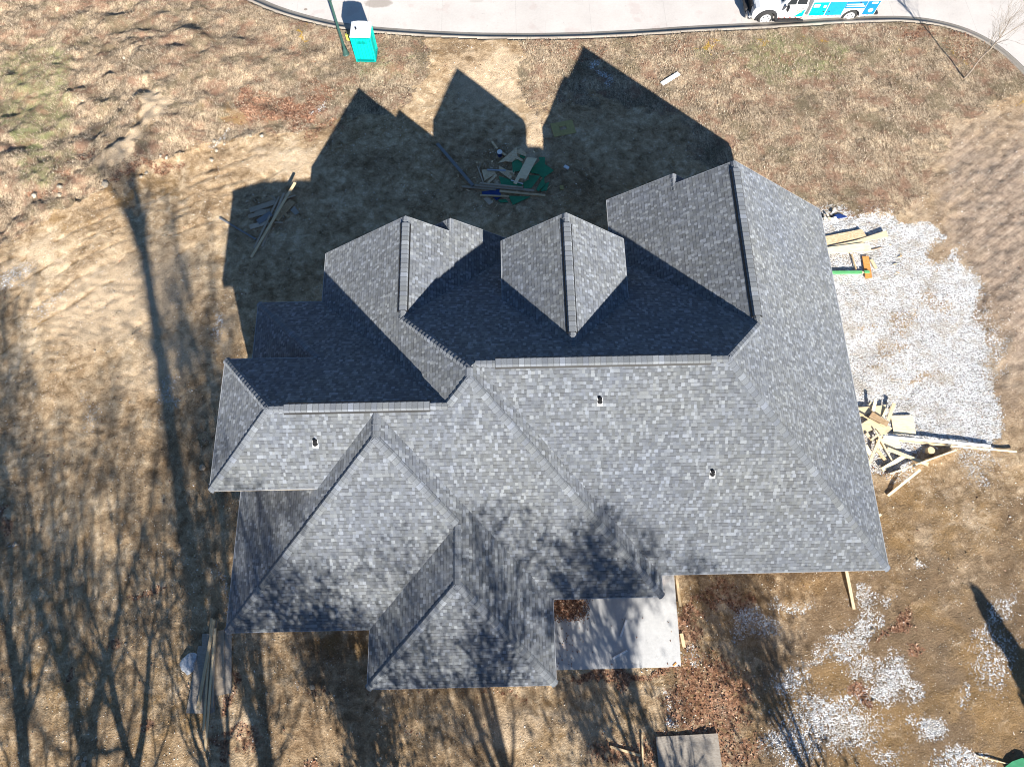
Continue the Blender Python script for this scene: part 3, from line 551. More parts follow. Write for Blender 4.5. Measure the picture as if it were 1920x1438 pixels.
for a, b, n1, n2 in [('W1', 'W2', NN, NS), ('S1a', 'S1b', NW, NE), ('S2a', 'S2b', NW, NE), ('H3p', 'M1', NW, NE), ('Mv', 'M2', NN, NS), ('A1', 'A2', NW, NE), ('C1', 'C2', NW, NE), ('B1', 'Bn2', NW, NE), ('C2p', 'Cn2', NW, NE)]:
    cap_strip(a, b, n1, n2).name = 'ridge_cap'
sD = (zDr-zDe)/hD; ND1 = Vector((-sD, 0, 1)).normalized(); ND2 = Vector((sD, 0, 1)).normalized()
cap_strip('D1', 'D2', ND1, ND2, dormer_roof).name = 'ridge_cap'
def ridge_vent(a, b, f0, f1, n1, n2, par):
    a = V[a]; b = V[b]; A = a.lerp(b, f0); B = a.lerp(b, f1); e = (B-A); L = e.length; e.normalize(); d1 = plane_dir(n1, e); d2 = plane_dir(n2, e)
    verts = []; faces = []; uvs = []; mats = []; n = int(L/.2)
    def ring(c, l): return [c+d1*.17+n1*(l*.4+.03), c+d1*.08+n1*(l+.035), c+d2*.08+n2*(l+.035), c+d2*.17+n2*(l*.4+.03)]
    for i in range(n):
        k = len(verts); c0 = A+e*(i*L/n)-HOFF; c1 = A+e*((i+1)*L/n)-HOFF
        verts += ring(c0, .05)+ring(c1, .062); faces += [(k, k+1, k+5, k+4), (k+1, k+2, k+6, k+5), (k+2, k+3, k+7, k+6)]; mats += [0]*3
        uvs += [(i*.2+.02, 0), (i*.2+.02, .1), (i*.2+.196, .1), (i*.2+.196, 0)]*3
    for d, nn in ((d1, n1), (d2, n2)):                         # black baffle slot along either edge, widened to paint the groove's shade
        k = len(verts); c0 = A-HOFF-e*.01; c1 = B-HOFF+e*.01
        for c in (c0, c1): verts += [c+d*.15+nn*.048, c+d*.15+nn*.0, c+d*.25+nn*.004, c+d*.25+nn*.02]
        faces += [(k, k+1, k+5, k+4), (k+1, k+2, k+6, k+5), (k+2, k+3, k+7, k+6), (k+3, k, k+4, k+7), (k, k+3, k+2, k+1), (k+4, k+5, k+6, k+7)]; mats += [1]*6; uvs += [(0, 0)]*24
    for c in (A-HOFF, B-HOFF):
        k = len(verts); verts += ring(c, .055)+[c+d1*.17, c+d2*.17]; faces.append((k, k+1, k+2, k+3, k+5, k+4)); mats.append(1); uvs += [(0, 0)]*6
    return mesh_obj('ridge_vent', verts, faces, [M['cap'], M['black']], par, mats=mats, uvs=uvs)
ridge_vent('W1', 'W2', .09, .90, NN, NS, main_roof); ridge_vent('Mv', 'M2', .08, .93, NN, NS, main_roof)
ridge_vent('A1', 'A2', .07, .93, NW, NE, main_roof); ridge_vent('C1', 'C2', .05, .955, NW, NE, main_roof); ridge_vent('D1', 'D2', .08, .90, ND1, ND2, dormer_roof)
# plumbing vents
def on_plane(px, py, P0, N):
    v = Vector(FWD*CAM_F + CR*(px-960) - CU*(py-719)); o = Vector((0, 0, CAM_H)); return o+v*((P0-o).dot(N)/v.dot(N))
for px, py, P0 in [(1125, 750, V['Mse']), (1336, 886, V['Mse']), (591, 829, V['H3se'])]:
    c = on_plane(px, py, P0, NS)-HOFF; S = Vector((0, -1, -tN)).normalized(); U = Vector((1, 0, 0)); b = MB()
    b.add([c+U*sx*.10+S*(sy*.15+.07)+NS*h for h in (.004, .014) for sx, sy in ((-1, -1), (1, -1), (1, 1), (-1, 1))], [(0, 3, 2, 1), (4, 5, 6, 7), (0, 1, 5, 4), (1, 2, 6, 5), (2, 3, 7, 6), (3, 0, 4, 7)], 1)
    b.tube(c+S*.06+NS*.004, c+S*.02+NS*.08, .10, .075, 18, 0); b.tube(c-S*.04+NS*.004, c-S*.04+NS*.07, .09, .075, 18, 0); b.tube(c, c+Vector((0, 0, .15)), .06, .056, 14, 0)
    b.build('vent_pipe', [M['black'], M['white']], main_roof)

# rear concrete slab
zs = 1.62
def slab_pt(px, py): return rays_to_z(px, py, zs)[:2]
poly = [slab_pt(*q) for q in [(1000, 1085), (1238, 1060), (1262, 1062), (1264, 1078), (1278, 1250), (1042, 1256), (1000, 1258)]]
sl_ = MB(); sl_.prism([tuple(p) for p in poly], zs-.25, zs, axis='z'); patio = sl_.build('patio', M['slab'], bevel=.015); tag(patio, kind='structure')

for q in (V,): pass
# fallen leaves blown into the slab corner and scattered: real little leaves (countless)
def in_frame(x, y, m=25):
    X, Y = to_px(x, y, base_z(x, y)); return (X > -m) & (X < 1920+m) & (Y > -m) & (Y < 1438+m)
def sample(n, dens, seed):
    rg = np.random.default_rng(seed); x = rg.uniform(-33, 33, n); y = rg.uniform(-7, 39, n)
    k = in_frame(x, y) & (y < curb_y(x)-.05); x, y = x[k], y[k]; d = dens(x, y); k = rg.uniform(0, 1, len(x)) < d; return x[k], y[k], rg
def quads(name, x, y, z, sx, sy, rg, mat, tilt=.35, fold=0):
    n = len(x); a = rg.uniform(0, 2*np.pi, n); c, s = np.cos(a), np.sin(a); t1 = rg.normal(0, tilt, n); t2 = rg.normal(0, tilt, n)
    P = []
    for u, v in ((-1, 0), (0, -1), (1, 0), (0, 1)):
        dx = (u*c*sx-v*s*sy); dy = (u*s*sx+v*c*sy); P.append(np.stack([x+dx, y+dy, z+abs(0)+t1*u*sx+t2*v*sy+sx*.25], 1))
    Vv = np.stack(P, 1).reshape(-1, 3); F = np.arange(4*n).reshape(n, 4); return np_mesh(name, Vv, F, mat)
def island_mat(name, stops, rough=.85, noise=0):
    m, t = newmat(name); g = t.n('NewGeometry').outputs['Random Per Island']
    c = t.ramp(g, stops); t.out(c, rough, spec=.2); return m
M['leaf'] = island_mat('fallen_leaf', [(0, (.075, .037, .026)), (.35, (.17, .08, .05)), (.7, (.29, .155, .095)), (.9, (.44, .29, .2)), (1, (.58, .44, .33))])
M['stone'] = island_mat('crushed_stone', [(0, (.24, .23, .22)), (.25, (.5, .49, .48)), (.7, (.68, .68, .68)), (1, (.85, .85, .85))])
M['pebble'] = island_mat('pebbles', [(0, (.14, .10, .06)), (.3, (.38, .3, .2)), (.55, (.6, .53, .42)), (1, (.88, .85, .8))])
M['straw'] = island_mat('dry_grass', [(0, (.10, .072, .046)), (.35, (.25, .185, .125)), (.75, (.43, .34, .24)), (.96, (.6, .5, .37)), (1, (.74, .66, .53))])
M['greeng'] = island_mat('green_grass', [(0, (.06, .08, .02)), (.5, (.15, .19, .06)), (1, (.36, .38, .18))])
def dl(x, y):
    c = cover(x, y); return np.clip((c['leaf']-.28)*2.2, .006, 1)*(1-.6*c['gravel'])
x, y, rg = sample(260000, dl, 3); x, y = x[:42000], y[:42000]
lz = base_z(x, y)+relief(x, y)+.01; sc_ = rg.uniform(.6, 1.3, len(x))
leafs = quads('fallen_leaves', x, y, lz, .045*sc_, .028*sc_, rg, M['leaf']); tag(leafs, 'scattered brown and rust fallen leaves on the soil and lawn', 'leaves', kind='stuff')
# leaves on slab corner
rg = np.random.default_rng(5); pz = []
for _ in range(2600):
    px = rg.normal(1064, 20); py = rg.normal(1139, 13)
    if not (1030 < px < 1104 + rg.normal(0, 4) and 1110 < py < 1163+rg.normal(0, 3)): continue
    q = rays_to_z(px, py, zs); pz.append((q[0], q[1], zs+.008+abs(rg.normal(0, .02))))
for _ in range(60):
    px = rg.uniform(1045, 1275) if rg.random() < .3 else 1045+rg.exponential(28); py = rg.uniform(1150, 1250); q = rays_to_z(px, py, zs); pz.append((q[0], q[1], zs+.006))
pz = np.array(pz); o = quads('leaf_drift', pz[:, 0], pz[:, 1], pz[:, 2], rg.uniform(.02, .045, len(pz)), rg.uniform(.015, .03, len(pz)), rg, M['leaf'], .5); tag(o, 'drift of rust brown leaves in the corner of the concrete slab', 'leaves', kind='stuff')
def rocks(name, x, y, z, s, rg, mat):
    base = np.array([(1, 0, 0), (-1, 0, 0), (0, 1, 0), (0, -1, 0), (0, 0, 1), (0, 0, -1)], float); f = np.array([(0, 2, 4), (2, 1, 4), (1, 3, 4), (3, 0, 4), (2, 0, 5), (1, 2, 5), (3, 1, 5), (0, 3, 5)])
    n = len(x); B = base[None]*rg.uniform(.55, 1.25, (n, 6, 1)); a = rg.uniform(0, 6.28, n); c, q = np.cos(a)[:, None], np.sin(a)[:, None]
    X = B[..., 0]*c-B[..., 1]*q*.8; Y = B[..., 0]*q+B[..., 1]*c*.8; Z = B[..., 2]*.6+X*rg.uniform(-.4, .4, (n, 1))
    Vv = np.stack([X, Y, Z], 2)*s[:, None, None]+np.stack([x, y, z], 1)[:, None, :]
    F = (f[None]+(np.arange(n)*6)[:, None, None]).reshape(-1, 3); return np_mesh(name, Vv.reshape(-1, 3), F, mat)
x, y, rg = sample(420000, lambda x, y: np.clip((cover(x, y)['gravel']-.18)*1.7, 0, 1)*np.clip((fbm(x*2.3, y*2.3, 77, 4)-.33)*5, 0.03, 1), 11); x, y = x[:70000], y[:70000]
o = rocks('gravel', x, y, base_z(x, y)+relief(x, y)+.006, rg.uniform(.01, .034, len(x)), rg, M['stone']); tag(o, 'crushed white stone spread beside and behind the house', 'gravel', kind='stuff')
def dpeb(x, y):
    c = cover(x, y); return (1-c['grass'])*(.10+.5*(fbm(x*.9, y*.9, 78) > .56))*(fbm(x*5, y*5, 79, 2) > .42)
x, y, rg = sample(210000, dpeb, 12); x, y = x[:40000], y[:40000]
o = rocks('pebbles', x, y, base_z(x, y)+relief(x, y)+.004, .016+.075*rg.beta(1.1, 8, len(x)), rg, M['pebble']); tag(o, 'loose pebbles and clods lying over the bare soil', 'pebbles', kind='stuff')
def blades(name, x, y, rg, mat, hmin, hmax, lean=.8, ang=None):
    n = len(x); z = base_z(x, y)+relief(x, y)-.01; h = rg.uniform(hmin, hmax, n); a = rg.uniform(0, 6.28, n) if ang is None else ang+rg.normal(0, .7, n)
    L = np.abs(rg.normal(lean, .25, n)); wd = rg.uniform(.006, .013, n); c, s = np.cos(a), np.sin(a)
    p0 = np.stack([x-s*wd, y+c*wd, z], 1); p1 = np.stack([x+s*wd, y-c*wd, z], 1); m = np.stack([x+c*h*L*.5, y+s*h*L*.5, z+h*.75*(1.25-L*.6)], 1); wv = np.stack([s*wd*.7, -c*wd*.7, 0*wd], 1)
    tp = np.stack([x+c*h*L, y+s*h*L, z+h*(1.1-L*.7)], 1)
    Vv = np.stack([p0, p1, m+wv, m-wv, tp+wv*.3, tp-wv*.3], 1).reshape(-1, 3); b = (np.arange(n)*6)[:, None]
    F = np.concatenate([b+np.array([0, 1, 2, 3]), b+np.array([3, 2, 4, 5])]); return np_mesh(name, Vv, F, mat)
def clump(x, y): return (cover(x, y)['grass'] > .5)*np.clip((fbm(x*1.8, y*1.8, 81, 4)-.40)*7, .1, 1)
x, y, rg = sample(420000, clump, 13)
ang = 3.5+2.5*(fbm(x*.35, y*.35, 83, 3)-.5)*4
o = blades('dry_grass', x, y, rg, M['straw'], .06, .17, .9, ang); tag(o, 'matted straw coloured winter grass covering the lot edges', 'grass', kind='stuff')
x, y, rg = sample(260000, lambda x, y: np.clip((cover(x, y)['green']-.28)*1.6, 0, 1)*(cover(x, y)['grass'] > .4)*np.clip((fbm(x*1.3, y*1.3, 84, 4)-.42)*7, 0, 1), 14)
o = blades('green_grass', x, y, rg, M['greeng'], .05, .13, .6); tag(o, 'patches of green grass growing through the straw', 'grass', kind='stuff')

# ------------------------------------------------------------------ lumber, panels and scraps
def board(p, q, wd, th, mat, label, cat='board', group=None, h=(.0, .0), name='wood_board', roll=0):
    A = gp(p[0], p[1], h[0]+th/2); B = gp(q[0], q[1], h[1]+th/2); e = B-A; L = e.length; e.normalize()
    s = Vector((0, 0, 1)).cross(e).normalized(); n = e.cross(s); b = MB(); b.box((0, 0, 0), (L, wd, th), bev=.004)
    o = b.build(name, M[mat]); mt = Matrix((e, s, n)).transposed().to_4x4(); 
    if roll: mt = mt @ Matrix.Rotation(roll, 4, 'X')
    o.matrix_world = Matrix.Translation((A+B)/2) @ mt; return tag(o, label, cat, group)
def panel(pts, h, th, mat, label, cat='panel', group=None, name='plywood_sheet', tilt=(0, 0), sc=None):
    if sc: f, ox, oy = sc; pts = [(ox+a/f, oy+b/f) for a, b in pts]
    P = [gp(a, b, h) for a, b in pts]; c = sum(P, Vector())/len(P); zc = c.z
    P = []
    for a, b in pts:
        q = Vector(rays_to_z(a, b, zc)); q.z = zc+tilt[0]*(q.x-c.x)+tilt[1]*(q.y-c.y)+base_z(q.x, q.y)-base_z(c.x, c.y)
        P.append(Vector((q.x-c.x, q.y-c.y, q.z-zc)))
    n = len(P); Vv = P+[q-Vector((0, 0, th)) for q in P]; F = [tuple(range(n)), tuple(range(2*n-1, n-1, -1))]+[(i, i+n, (i+1) % n+n, (i+1) % n) for i in range(n)]
    b = MB().add(Vv, F); o = b.build(name, M[mat]); o.location = (c.x, c.y, zc); return tag(o, label, cat, group)
def cv(f, ox, oy): return lambda a, b: (ox+a/f, oy+b/f)
G1 = 'scrap boards in the shaded pile left of the gables'
k = cv(7.99, 400, 320)
board(k(545, 600), k(930, 470), .30, .04, 'grey', 'wide weathered board, uppermost of the left-pointing boards in the shaded pile', group=G1, h=(.06, .10))
board(k(620, 620), k(850, 600), .22, .04, 'grey', 'short weathered board below the widest one in the shaded pile', group=G1, h=(.05, .05))
board(k(525, 690), k(800, 622), .24, .04, 'grey', 'weathered board in the middle of the left-pointing ends of the shaded pile', group=G1, h=(.04, .08))
board(k(545, 850), k(830, 770), .28, .04, 'grey', 'weathered board lowest at the left side of the shaded pile', group=G1, h=(.03, .05))
board(k(930, 735), k(1190, 455), .42, .03, 'osb_b', 'wide brown board offcut at the right side of the shaded pile', group=G1, h=(.06, .06))
panel([(1150, 590), (1215, 530), (1290, 635), (1230, 670)], .10, .02, 'ply', 'small dark square panel at the right edge of the shaded pile', 'panel', G1, sc=(7.99, 400, 320))
board(k(900, 775), k(1045, 782), .08, .04, 'grey', 'short thin stick under the crossing boards of the shaded pile', group=G1, h=(.03, .03))
board(k(1105, 412), k(1232, 370), .08, .04, 'grey', 'thin stick poking out at the upper right of the shaded pile', group=G1, h=(.06, .06))
board(k(868, 375), k(945, 450), .10, .04, 'grey', 'short stick poking out at the top of the shaded pile', group=G1, h=(.05, .08))
board(k(1000, 590), k(1130, 700), .16, .04, 'osb_b', 'brown block of wood in the heart of the shaded pile', group=G1, h=(.10, .06))
board(k(870, 640), k(665, 775), .34, .03, 'gslate', 'grey blue flat board lying on the shaded pile', group=G1, h=(.16, .12))
board(k(985, 395), k(612, 1165), .11, .05, 'grey', 'long board with its top end left of the other two across the shaded pile', group=G1, h=(.20, .0))
board(k(1060, 340), k(730, 1140), .13, .05, 'grey', 'long board crossing the shaded pile nearest the house', group=G1, h=(.22, .0))
board(k(1225, 180), k(570, 1300), .14, .05, 'pine', 'longest pine board across the shaded pile with one sunlit raised end', group=G1, h=(.55, .0))
board(k(95, 710), k(640, 1032), .09, .05, 'gslate', 'lone pale grey board half in sun left of the shaded pile', h=(.01, .03))
# debris pile in front of the dormer
G2 = 'debris heap in front of the middle dormer'; k = cv(6, 780, 220); S6 = (6, 780, 220)
panel([(740, 830), (940, 815), (960, 900), (905, 935), (860, 890), (750, 880)], .07, .06, 'blue', 'crumpled dark blue tarp at the near side of the debris heap', 'tarp', G2, 'tarp', (.1, .1), S6)
for i, (pts, h, tl, lab) in enumerate([
    ([(930, 660), (1060, 700), (1200, 750), (1180, 790), (960, 760)], .08, (.0, .05), 'green panel scrap left of centre in the debris heap'),
    ([(1040, 880), (1290, 895), (1090, 990)], .06, (0, .0), 'triangular green panel scrap at the bottom of the debris heap'),
    ([(920, 930), (1010, 920), (1040, 960), (950, 962)], .04, (0, 0), 'smallest green scrap at the lower left of the debris heap'),
    ([(1200, 740), (1270, 700), (1270, 650), (1400, 660), (1300, 800), (1220, 805)], .10, (.03, 0), 'green panel scrap right under the long bright offcut'),
    ([(1350, 815), (1440, 660), (1450, 760), (1380, 835)], .11, (.02, .04), 'narrow green panel strip at the right of the debris heap'),
    ([(1400, 832), (1440, 750), (1500, 730), (1470, 830)], .07, (.1, 0), 'small green scrap at the far right foot of the debris heap'),
    ([(1270, 600), (1390, 490), (1380, 450), (1450, 450), (1450, 530), (1552, 605), (1430, 690), (1380, 640), (1290, 620)], .14, (.04, .06), 'largest green panel scrap pointing right out of the debris heap'),
    ([(1080, 500), (1150, 470), (1200, 520), (1185, 600), (1090, 625)], .14, (-.05, .0), 'green panel scrap near the top centre of the debris heap'),
    ([(1165, 415), (1235, 440), (1215, 470), (1170, 450)], .10, (-.05, .0), 'tiny green scrap at the top of the debris heap')]):
    panel(pts, h+.004*i, .014, 'green', lab, 'panel', G2, 'sheathing_scrap', tl, S6)
for i, (pts, h, tl, mt, lab) in enumerate([
    ([(740, 590), (890, 585), (895, 640), (770, 715)], .12, (0, .05), 'osb', 'tan panel scrap at the left side of the debris heap'),
    ([(935, 540), (1030, 600), (1110, 610), (1105, 650), (1060, 700), (930, 600)], .16, (.05, .05), 'osb', 'tan panel scrap in the middle left of the debris heap'),
    ([(1130, 380), (1180, 348), (1240, 410), (1240, 450), (1130, 400)], .18, (.05, 0), 'osb', 'small tan panel scrap at the top of the debris heap'),
    ([(918, 512), (1135, 333), (1140, 440), (1200, 480), (1195, 500), (1120, 465), (1085, 505), (1000, 495)], .24, (.03, .03), 'osb', 'pointed tan panel offcut at the upper left of the debris heap'),
    ([(1095, 745), (1250, 445), (1362, 458), (1238, 702), (1170, 685), (1132, 757)], .34, (.02, .0), 'pale', 'long bright offcut lying over the debris heap, its top end in the sun')]):
    panel(pts, h, .016, mt, lab, 'panel', G2, 'plywood_sheet', tl, S6)
for p, q, wd, th, mt, h, lab in [
    ((660, 765), (1328, 826), .14, .05, 'grey', (.14, .18), 'long board across the lower part of the debris heap'),
    ((718, 742), (1205, 792), .10, .05, 'grey', (.20, .22), 'board lying just above the long one across the debris heap'),
    ((515, 780), (900, 815), .13, .05, 'grey', (.02, .12), 'board reaching furthest left out of the debris heap'),
    ((940, 832), (1455, 882), .13, .05, 'pine', (.14, .05), 'board reaching out at the lower right of the debris heap'),
    ((720, 880), (1048, 892), .10, .05, 'pine', (.10, .12), 'short board lying over the blue tarp'),
    ((855, 275), (915, 355), .12, .04, 'osb', (.01, .02), 'short tan lath alone above the debris heap'),
    ((925, 375), (1012, 430), .14, .04, 'osb', (.03, .08), 'short tan lath touching the top left of the debris heap'),
    ((692, 552), (757, 732), .06, .04, 'grey', (.05, .05), 'thin stick standing out at the left of the debris heap'),
    ((725, 515), (708, 590), .05, .03, 'grey', (.05, .05), 'shortest thin stick at the left of the debris heap'),
    ((905, 648), (808, 742), .14, .04, 'osb', (.14, .08), 'slanted short board at the left of the debris heap'),
    ((1068, 710), (1205, 750), .06, .03, 'white', (.16, .16), 'white plastic strip in the centre of the debris heap'),
    ((800, 592), (1010, 600), .10, .03, 'aluminium', (.13, .16), 'bent grey metal flashing at the left of the debris heap'),
    ((780, 905), (845, 975), .26, .04, 'grey', (.02, .02), 'dark board scrap at the lower left foot of the debris heap'),
    ((1130, 690), (1060, 620), .10, .03, 'osb_b', (.12, .2), 'brown stick under the long bright offcut')]:
    board(k(*p), k(*q), wd, th, mt, lab, 'board', G2, h)
board(k(240, 300), k(642, 772), .17, .09, 'gslate', 'long dark grey beam lying between the gable shadows', 'beam', h=(.06, .08), name='beam')
b = MB(); b.tube((0, 0, 0), (0, 0, .3), .12, .14, 20, 0); b.tube((0, 0, .3), (0, 0, .325), .15, .15, 20, 1); b.tube((0, 0, .325), (0, 0, .345), .13, .12, 20, 1); o = b.build('paint_bucket', [M['blue'], M['white']]); o.location = gp(937, 292, .0); tag(o, 'small blue bucket with white lid above the debris heap', 'bucket')
# square panel with a hole
c0 = gp(1056, 241, .03); b = MB()
for q in [((-.42, 0), (.44, .92)), ((.42, 0), (.44, .92)), ((0, .30), (.42, .32)), ((0, -.28), (.42, .36))]: b.box((q[0][0], q[0][1], 0), (q[1][0], q[1][1], .016))
o = b.build('plywood_sheet', M['cardboard']); o.location = c0; o.rotation_euler = (0, 0, R(12)); tag(o, 'square olive tan panel with a cut-out hole in the right gable shadow', 'panel')
b = MB(); b.box((0, 0, .05), (.3, .2, .08), bev=.02); o = b.build('foam_scrap', M['white']); o.location = gp(1062, 315); o.rotation_euler[2] = -.6; tag(o, 'white foam scrap right of the debris heap', 'scrap')
b = MB(); b.box((0, 0, .04), (.2, .25, .06), bev=.01); o = b.build('foam_scrap', M['cardboard']); o.location = gp(1053, 353); tag(o, 'small pale block below the white foam scrap', 'scrap')
board((1241, 158), (1273, 138), .26, .05, 'white', 'white strip of trim lying on the front lawn', 'trim', name='trim_strip')
# right-hand lumber by the gravel
G3 = 'lumber on the gravel beside the top right corner of the house'; S8 = (7.987, 1530, 380); k = cv(*S8)
panel([(90, 510), (690, 395), (755, 510), (190, 628), (150, 640)], .10, .018, 'osb', 'long brown panel, topmost of the lumber on the gravel', 'panel', G3, sc=S8)
panel([(60, 680), (600, 565), (1050, 418), (1078, 512), (850, 562), (180, 690)], .16, .03, 'pale', 'long pale board with a slanted end on the gravel', 'panel', G3, sc=S8)
panel([(60, 680), (700, 600), (812, 640), (822, 736), (60, 765)], .20, .03, 'pale', 'pale panel lying lowest across the lumber on the gravel', 'panel', G3, sc=S8)
panel([(700, 797), (795, 797), (838, 1133), (738, 1138)], .10, .03, 'orange', 'orange osb strip on the gravel', 'panel', G3, sc=S8)
board(k(725, 1038), k(802, 1036), .14, .04, 'greenl', 'green block on top of the orange strip', group=G3, h=(.13, .13))
board(k(120, 1050), k(690, 1044), .16, .06, 'greenl', 'long green painted board on the gravel', group=G3, h=(.12, .1))
board(k(640, 1050), k(735, 1040), .10, .04, 'pine', 'short pine block between the green board and orange strip', group=G3, h=(.05, .09))
board(k(535, 778), k(607, 1020), .07, .05, 'pine', 'thin pine stick between the pale panel and green board', group=G3, h=(.06, .06))
board(k(822, 850), k(900, 985), .16, .03, 'pine', 'short tan board right of the orange strip', group=G3, h=(.03, .03))
board(k(822, 712), k(985, 670), .03, .03, 'osb_b', 'thin brown lath beyond the end of the pale panel', group=G3, h=(.01, .01))
b = MB()
for _ in range(9): b.box((random.uniform(-.35, .35), random.uniform(-.3, .25), random.uniform(.02, .12)), (random.uniform(.1, .3), random.uniform(.06, .2), .03), rz=random.uniform(0, 3), m=random.choice([0, 1, 2]))
o = b.build('packaging_trash', [M['pale'], M['black'], M['white']]); o.location = gp(1552, 405); tag(o, 'heap of torn packaging at the corner of the eaves', 'trash')
panel([(270, 190), (360, 165), (470, 215), (330, 235)], .06, .05, 'blue', 'dark blue plastic bag on the upper edge of the gravel', 'bag', name='plastic_bag', sc=S8)
# right-hand pile
G4 = 'cut-off heap beside the right eaves'; S5 = (5.647, 1580, 720); k = cv(*S5)
for pts, h, tl, mt, lab in [
    ([(60, 250), (310, 238), (292, 300), (190, 345), (60, 330)], .16, (0, 0), 'pale', 'pale panel at the top left of the cut-off heap'),
    ([(330, 235), (462, 218), (420, 352), (328, 292)], .13, (0, 0), 'pale', 'pale panel beside the upright sticks of the cut-off heap'),
    ([(360, 590), (440, 568), (600, 588), (612, 682), (360, 682)], .08, (0, 0), 'pale', 'pale panel at the lower side of the cut-off heap'),
    ([(60, 430), (200, 420), (320, 345), (525, 470), (420, 562), (350, 470), (250, 512), (60, 520)], .20, (0, 0), 'pale', 'largest pale panel in the cut-off heap'),
    ([(275, 352), (320, 290), (490, 402), (468, 452)], .27, (-.02, .02), 'osb_b', 'brown panel on top of the cut-off heap'),
    ([(515, 330), (722, 328), (745, 338), (772, 532), (540, 527)], .09, (0, 0), 'pale', 'square pale panel lying apart on the gravel')]:
    panel(pts, h, .016, mt, lab, 'panel', G4, tilt=tl, sc=S5)
for p, q, wd, th, mt, h, lab in [
    ((545, 205), (480, 385), .16, .04, 'pale', (.22, .12), 'pale stick raised at the upper right of the cut-off heap'),
    ((350, 165), (318, 292), .14, .04, 'pale', (.30, .18), 'pale stick raised at the top of the cut-off heap'),
    ((465, 262), (428, 345), .12, .04, 'pale', (.18, .12), 'short pale stick next to the raised sticks of the heap'),
    ((160, 305), (440, 458), .05, .04, 'pine', (.30, .30), 'thin lath lying over the largest pale panel'),
    ((480, 535), (580, 548), .09, .04, 'white', (.10, .10), 'short white trim piece above the long white boards'),
    ((430, 556), (1568, 655), .12, .05, 'white', (.16, .08), 'long white board lying over the gravel edge'),
    ((600, 598), (1105, 650), .09, .05, 'pine', (.06, .06), 'shorter pine board under the long white board'),
    ((1090, 648), (1842, 716), .07, .05, 'pale', (.06, .12), 'pale lath reaching furthest right of all the lumber'),
    ((485, 957), (1190, 704), .07, .22, 'pale', (.05, .05), 'board standing on edge below the long white board'),
    ((418, 905), (655, 762), .18, .05, 'pale', (.12, .12), 'short pale board left of the one standing on edge'),
    ((470, 682), (905, 852), .16, .05, 'pale', (.14, .08), 'pale board passing under the one standing on edge'),
    ((360, 690), (462, 820), .16, .03, 'osb', (.03, .03), 'short tan board below the cut-off heap'),
    ((272, 858), (405, 545), .12, .05, 'pale', (.10, .24), 'pale board leaning against the cut-off heap from below'),
    ((345, 490), (520, 805), .07, .04, 'pale', (.28, .12), 'thin pale lath running down from the cut-off heap'),
    ((250, 520), (312, 595), .12, .04, 'pine', (.22, .18), 'upper of two short sticks at the left of the heap'),
    ((240, 650), (292, 745), .20, .04, 'pale', (.16, .12), 'wide short board close to the eaves in the heap'),
    ((300, 590), (372, 540), .08, .04, 'pine', (.24, .26), 'tiny stick across the hollow of the cut-off heap'),
    ((478, 1182), (822, 905), .11, .05, 'pale', (.04, .42), 'pale board with a raised end lying alone on the brown soil')]:
    board(k(*p), k(*q), wd, th, mt, lab, 'board', G4, h)
b = MB(); b.tube((0, 0, 0), (0, 0, .22), .17, .16, 14); o = b.build('log_round', M['pine']); o.location = gp(1741, 846); tag(o, 'short round log under the long white board', 'log')
board((1586, 1066), (1601, 1142), .13, .06, 'pale', 'pale post lying on the soil below the rear eaves', h=(.12, .04))
board((1640, 972), (1652, 964), .10, .05, 'pale', 'stub of pale lumber by the lower right eaves', h=(.10, .10))
# sheet stack at the lower left
G5 = 'sheet stack by the lower left corner of the house'; S7 = (4.829, 320, 1140); k = cv(*S7)
panel([(240, 340), (430, 345), (405, 950), (145, 947)], .05, .03, 'ply', 'dark plywood sheet at the bottom of the lower left stack', 'panel', G5, sc=S7)
panel([(275, 232), (545, 220), (556, 762), (395, 800), (280, 812)], .12, .03, 'ply', 'grey plywood sheet on top of the dark one', 'panel', G5, sc=S7)
panel([(418, 205), (476, 195), (500, 765), (400, 790), (405, 400)], .15, .02, 'grey', 'narrow brown sheet on the grey plywood', 'panel', G5, sc=S7)
for p, q, wd, h, lab in [((372, 88), (298, 1105), .09, (.30, .08), 'grey board with its far end left of the others on the sheet stack'), ((395, 100), (245, 920), .13, (.38, .16), 'board leaning to the left over the sheet stack'),
                         ((412, 115), (378, 900), .09, (.30, .16), 'board nearest the house over the sheet stack'), ((405, 180), (312, 1292), .10, (.34, .02), 'longest board, reaching onto the soil below the sheet stack')]:
    board(k(*p), k(*q), wd, .05, 'grey' if 'house' in lab else 'pine', lab, 'board', G5, h)
b = MB(); bm = bmesh.new(); bmesh.ops.create_icosphere(bm, subdivisions=3, radius=.38)
for v in bm.verts: v.co *= 1+.5*(float(vnoise(v.co.x*6+9, v.co.y*6+v.co.z*5, 9))-.5); v.co.z = v.co.z*.35+.1
b.add([v.co for v in bm.verts], [[v.index for v in f.verts] for f in bm.faces]); bm.free(); o = b.build('plastic_bag', M['bag']); o.location = gp(356, 1243); tag(o, 'crumpled clear plastic bag left of the sheet stack', 'bag')
panel([(1230, 1381.5), (1346, 1374.5), (1356, 1462), (1238, 1466)], .10, .03, 'ply', 'grey plywood sheet alone at the bottom edge of the yard', 'panel')
board((1204, 1376), (1206, 1470), .07, .05, 'pine', 'upright stick left of the lone plywood sheet', h=(.05, .05)); board((1144, 1399), (1201, 1416), .09, .04, 'pine', 'slanting stick touching the upright one', h=(.03, .05))
panel([(1886, 1437), (1898, 1427), (1916, 1420), (1930, 1425), (1935, 1450), (1892, 1450)], .10, .02, 'green', 'green sheathing scrap in the bottom right corner', 'panel', tilt=(.03, .1))
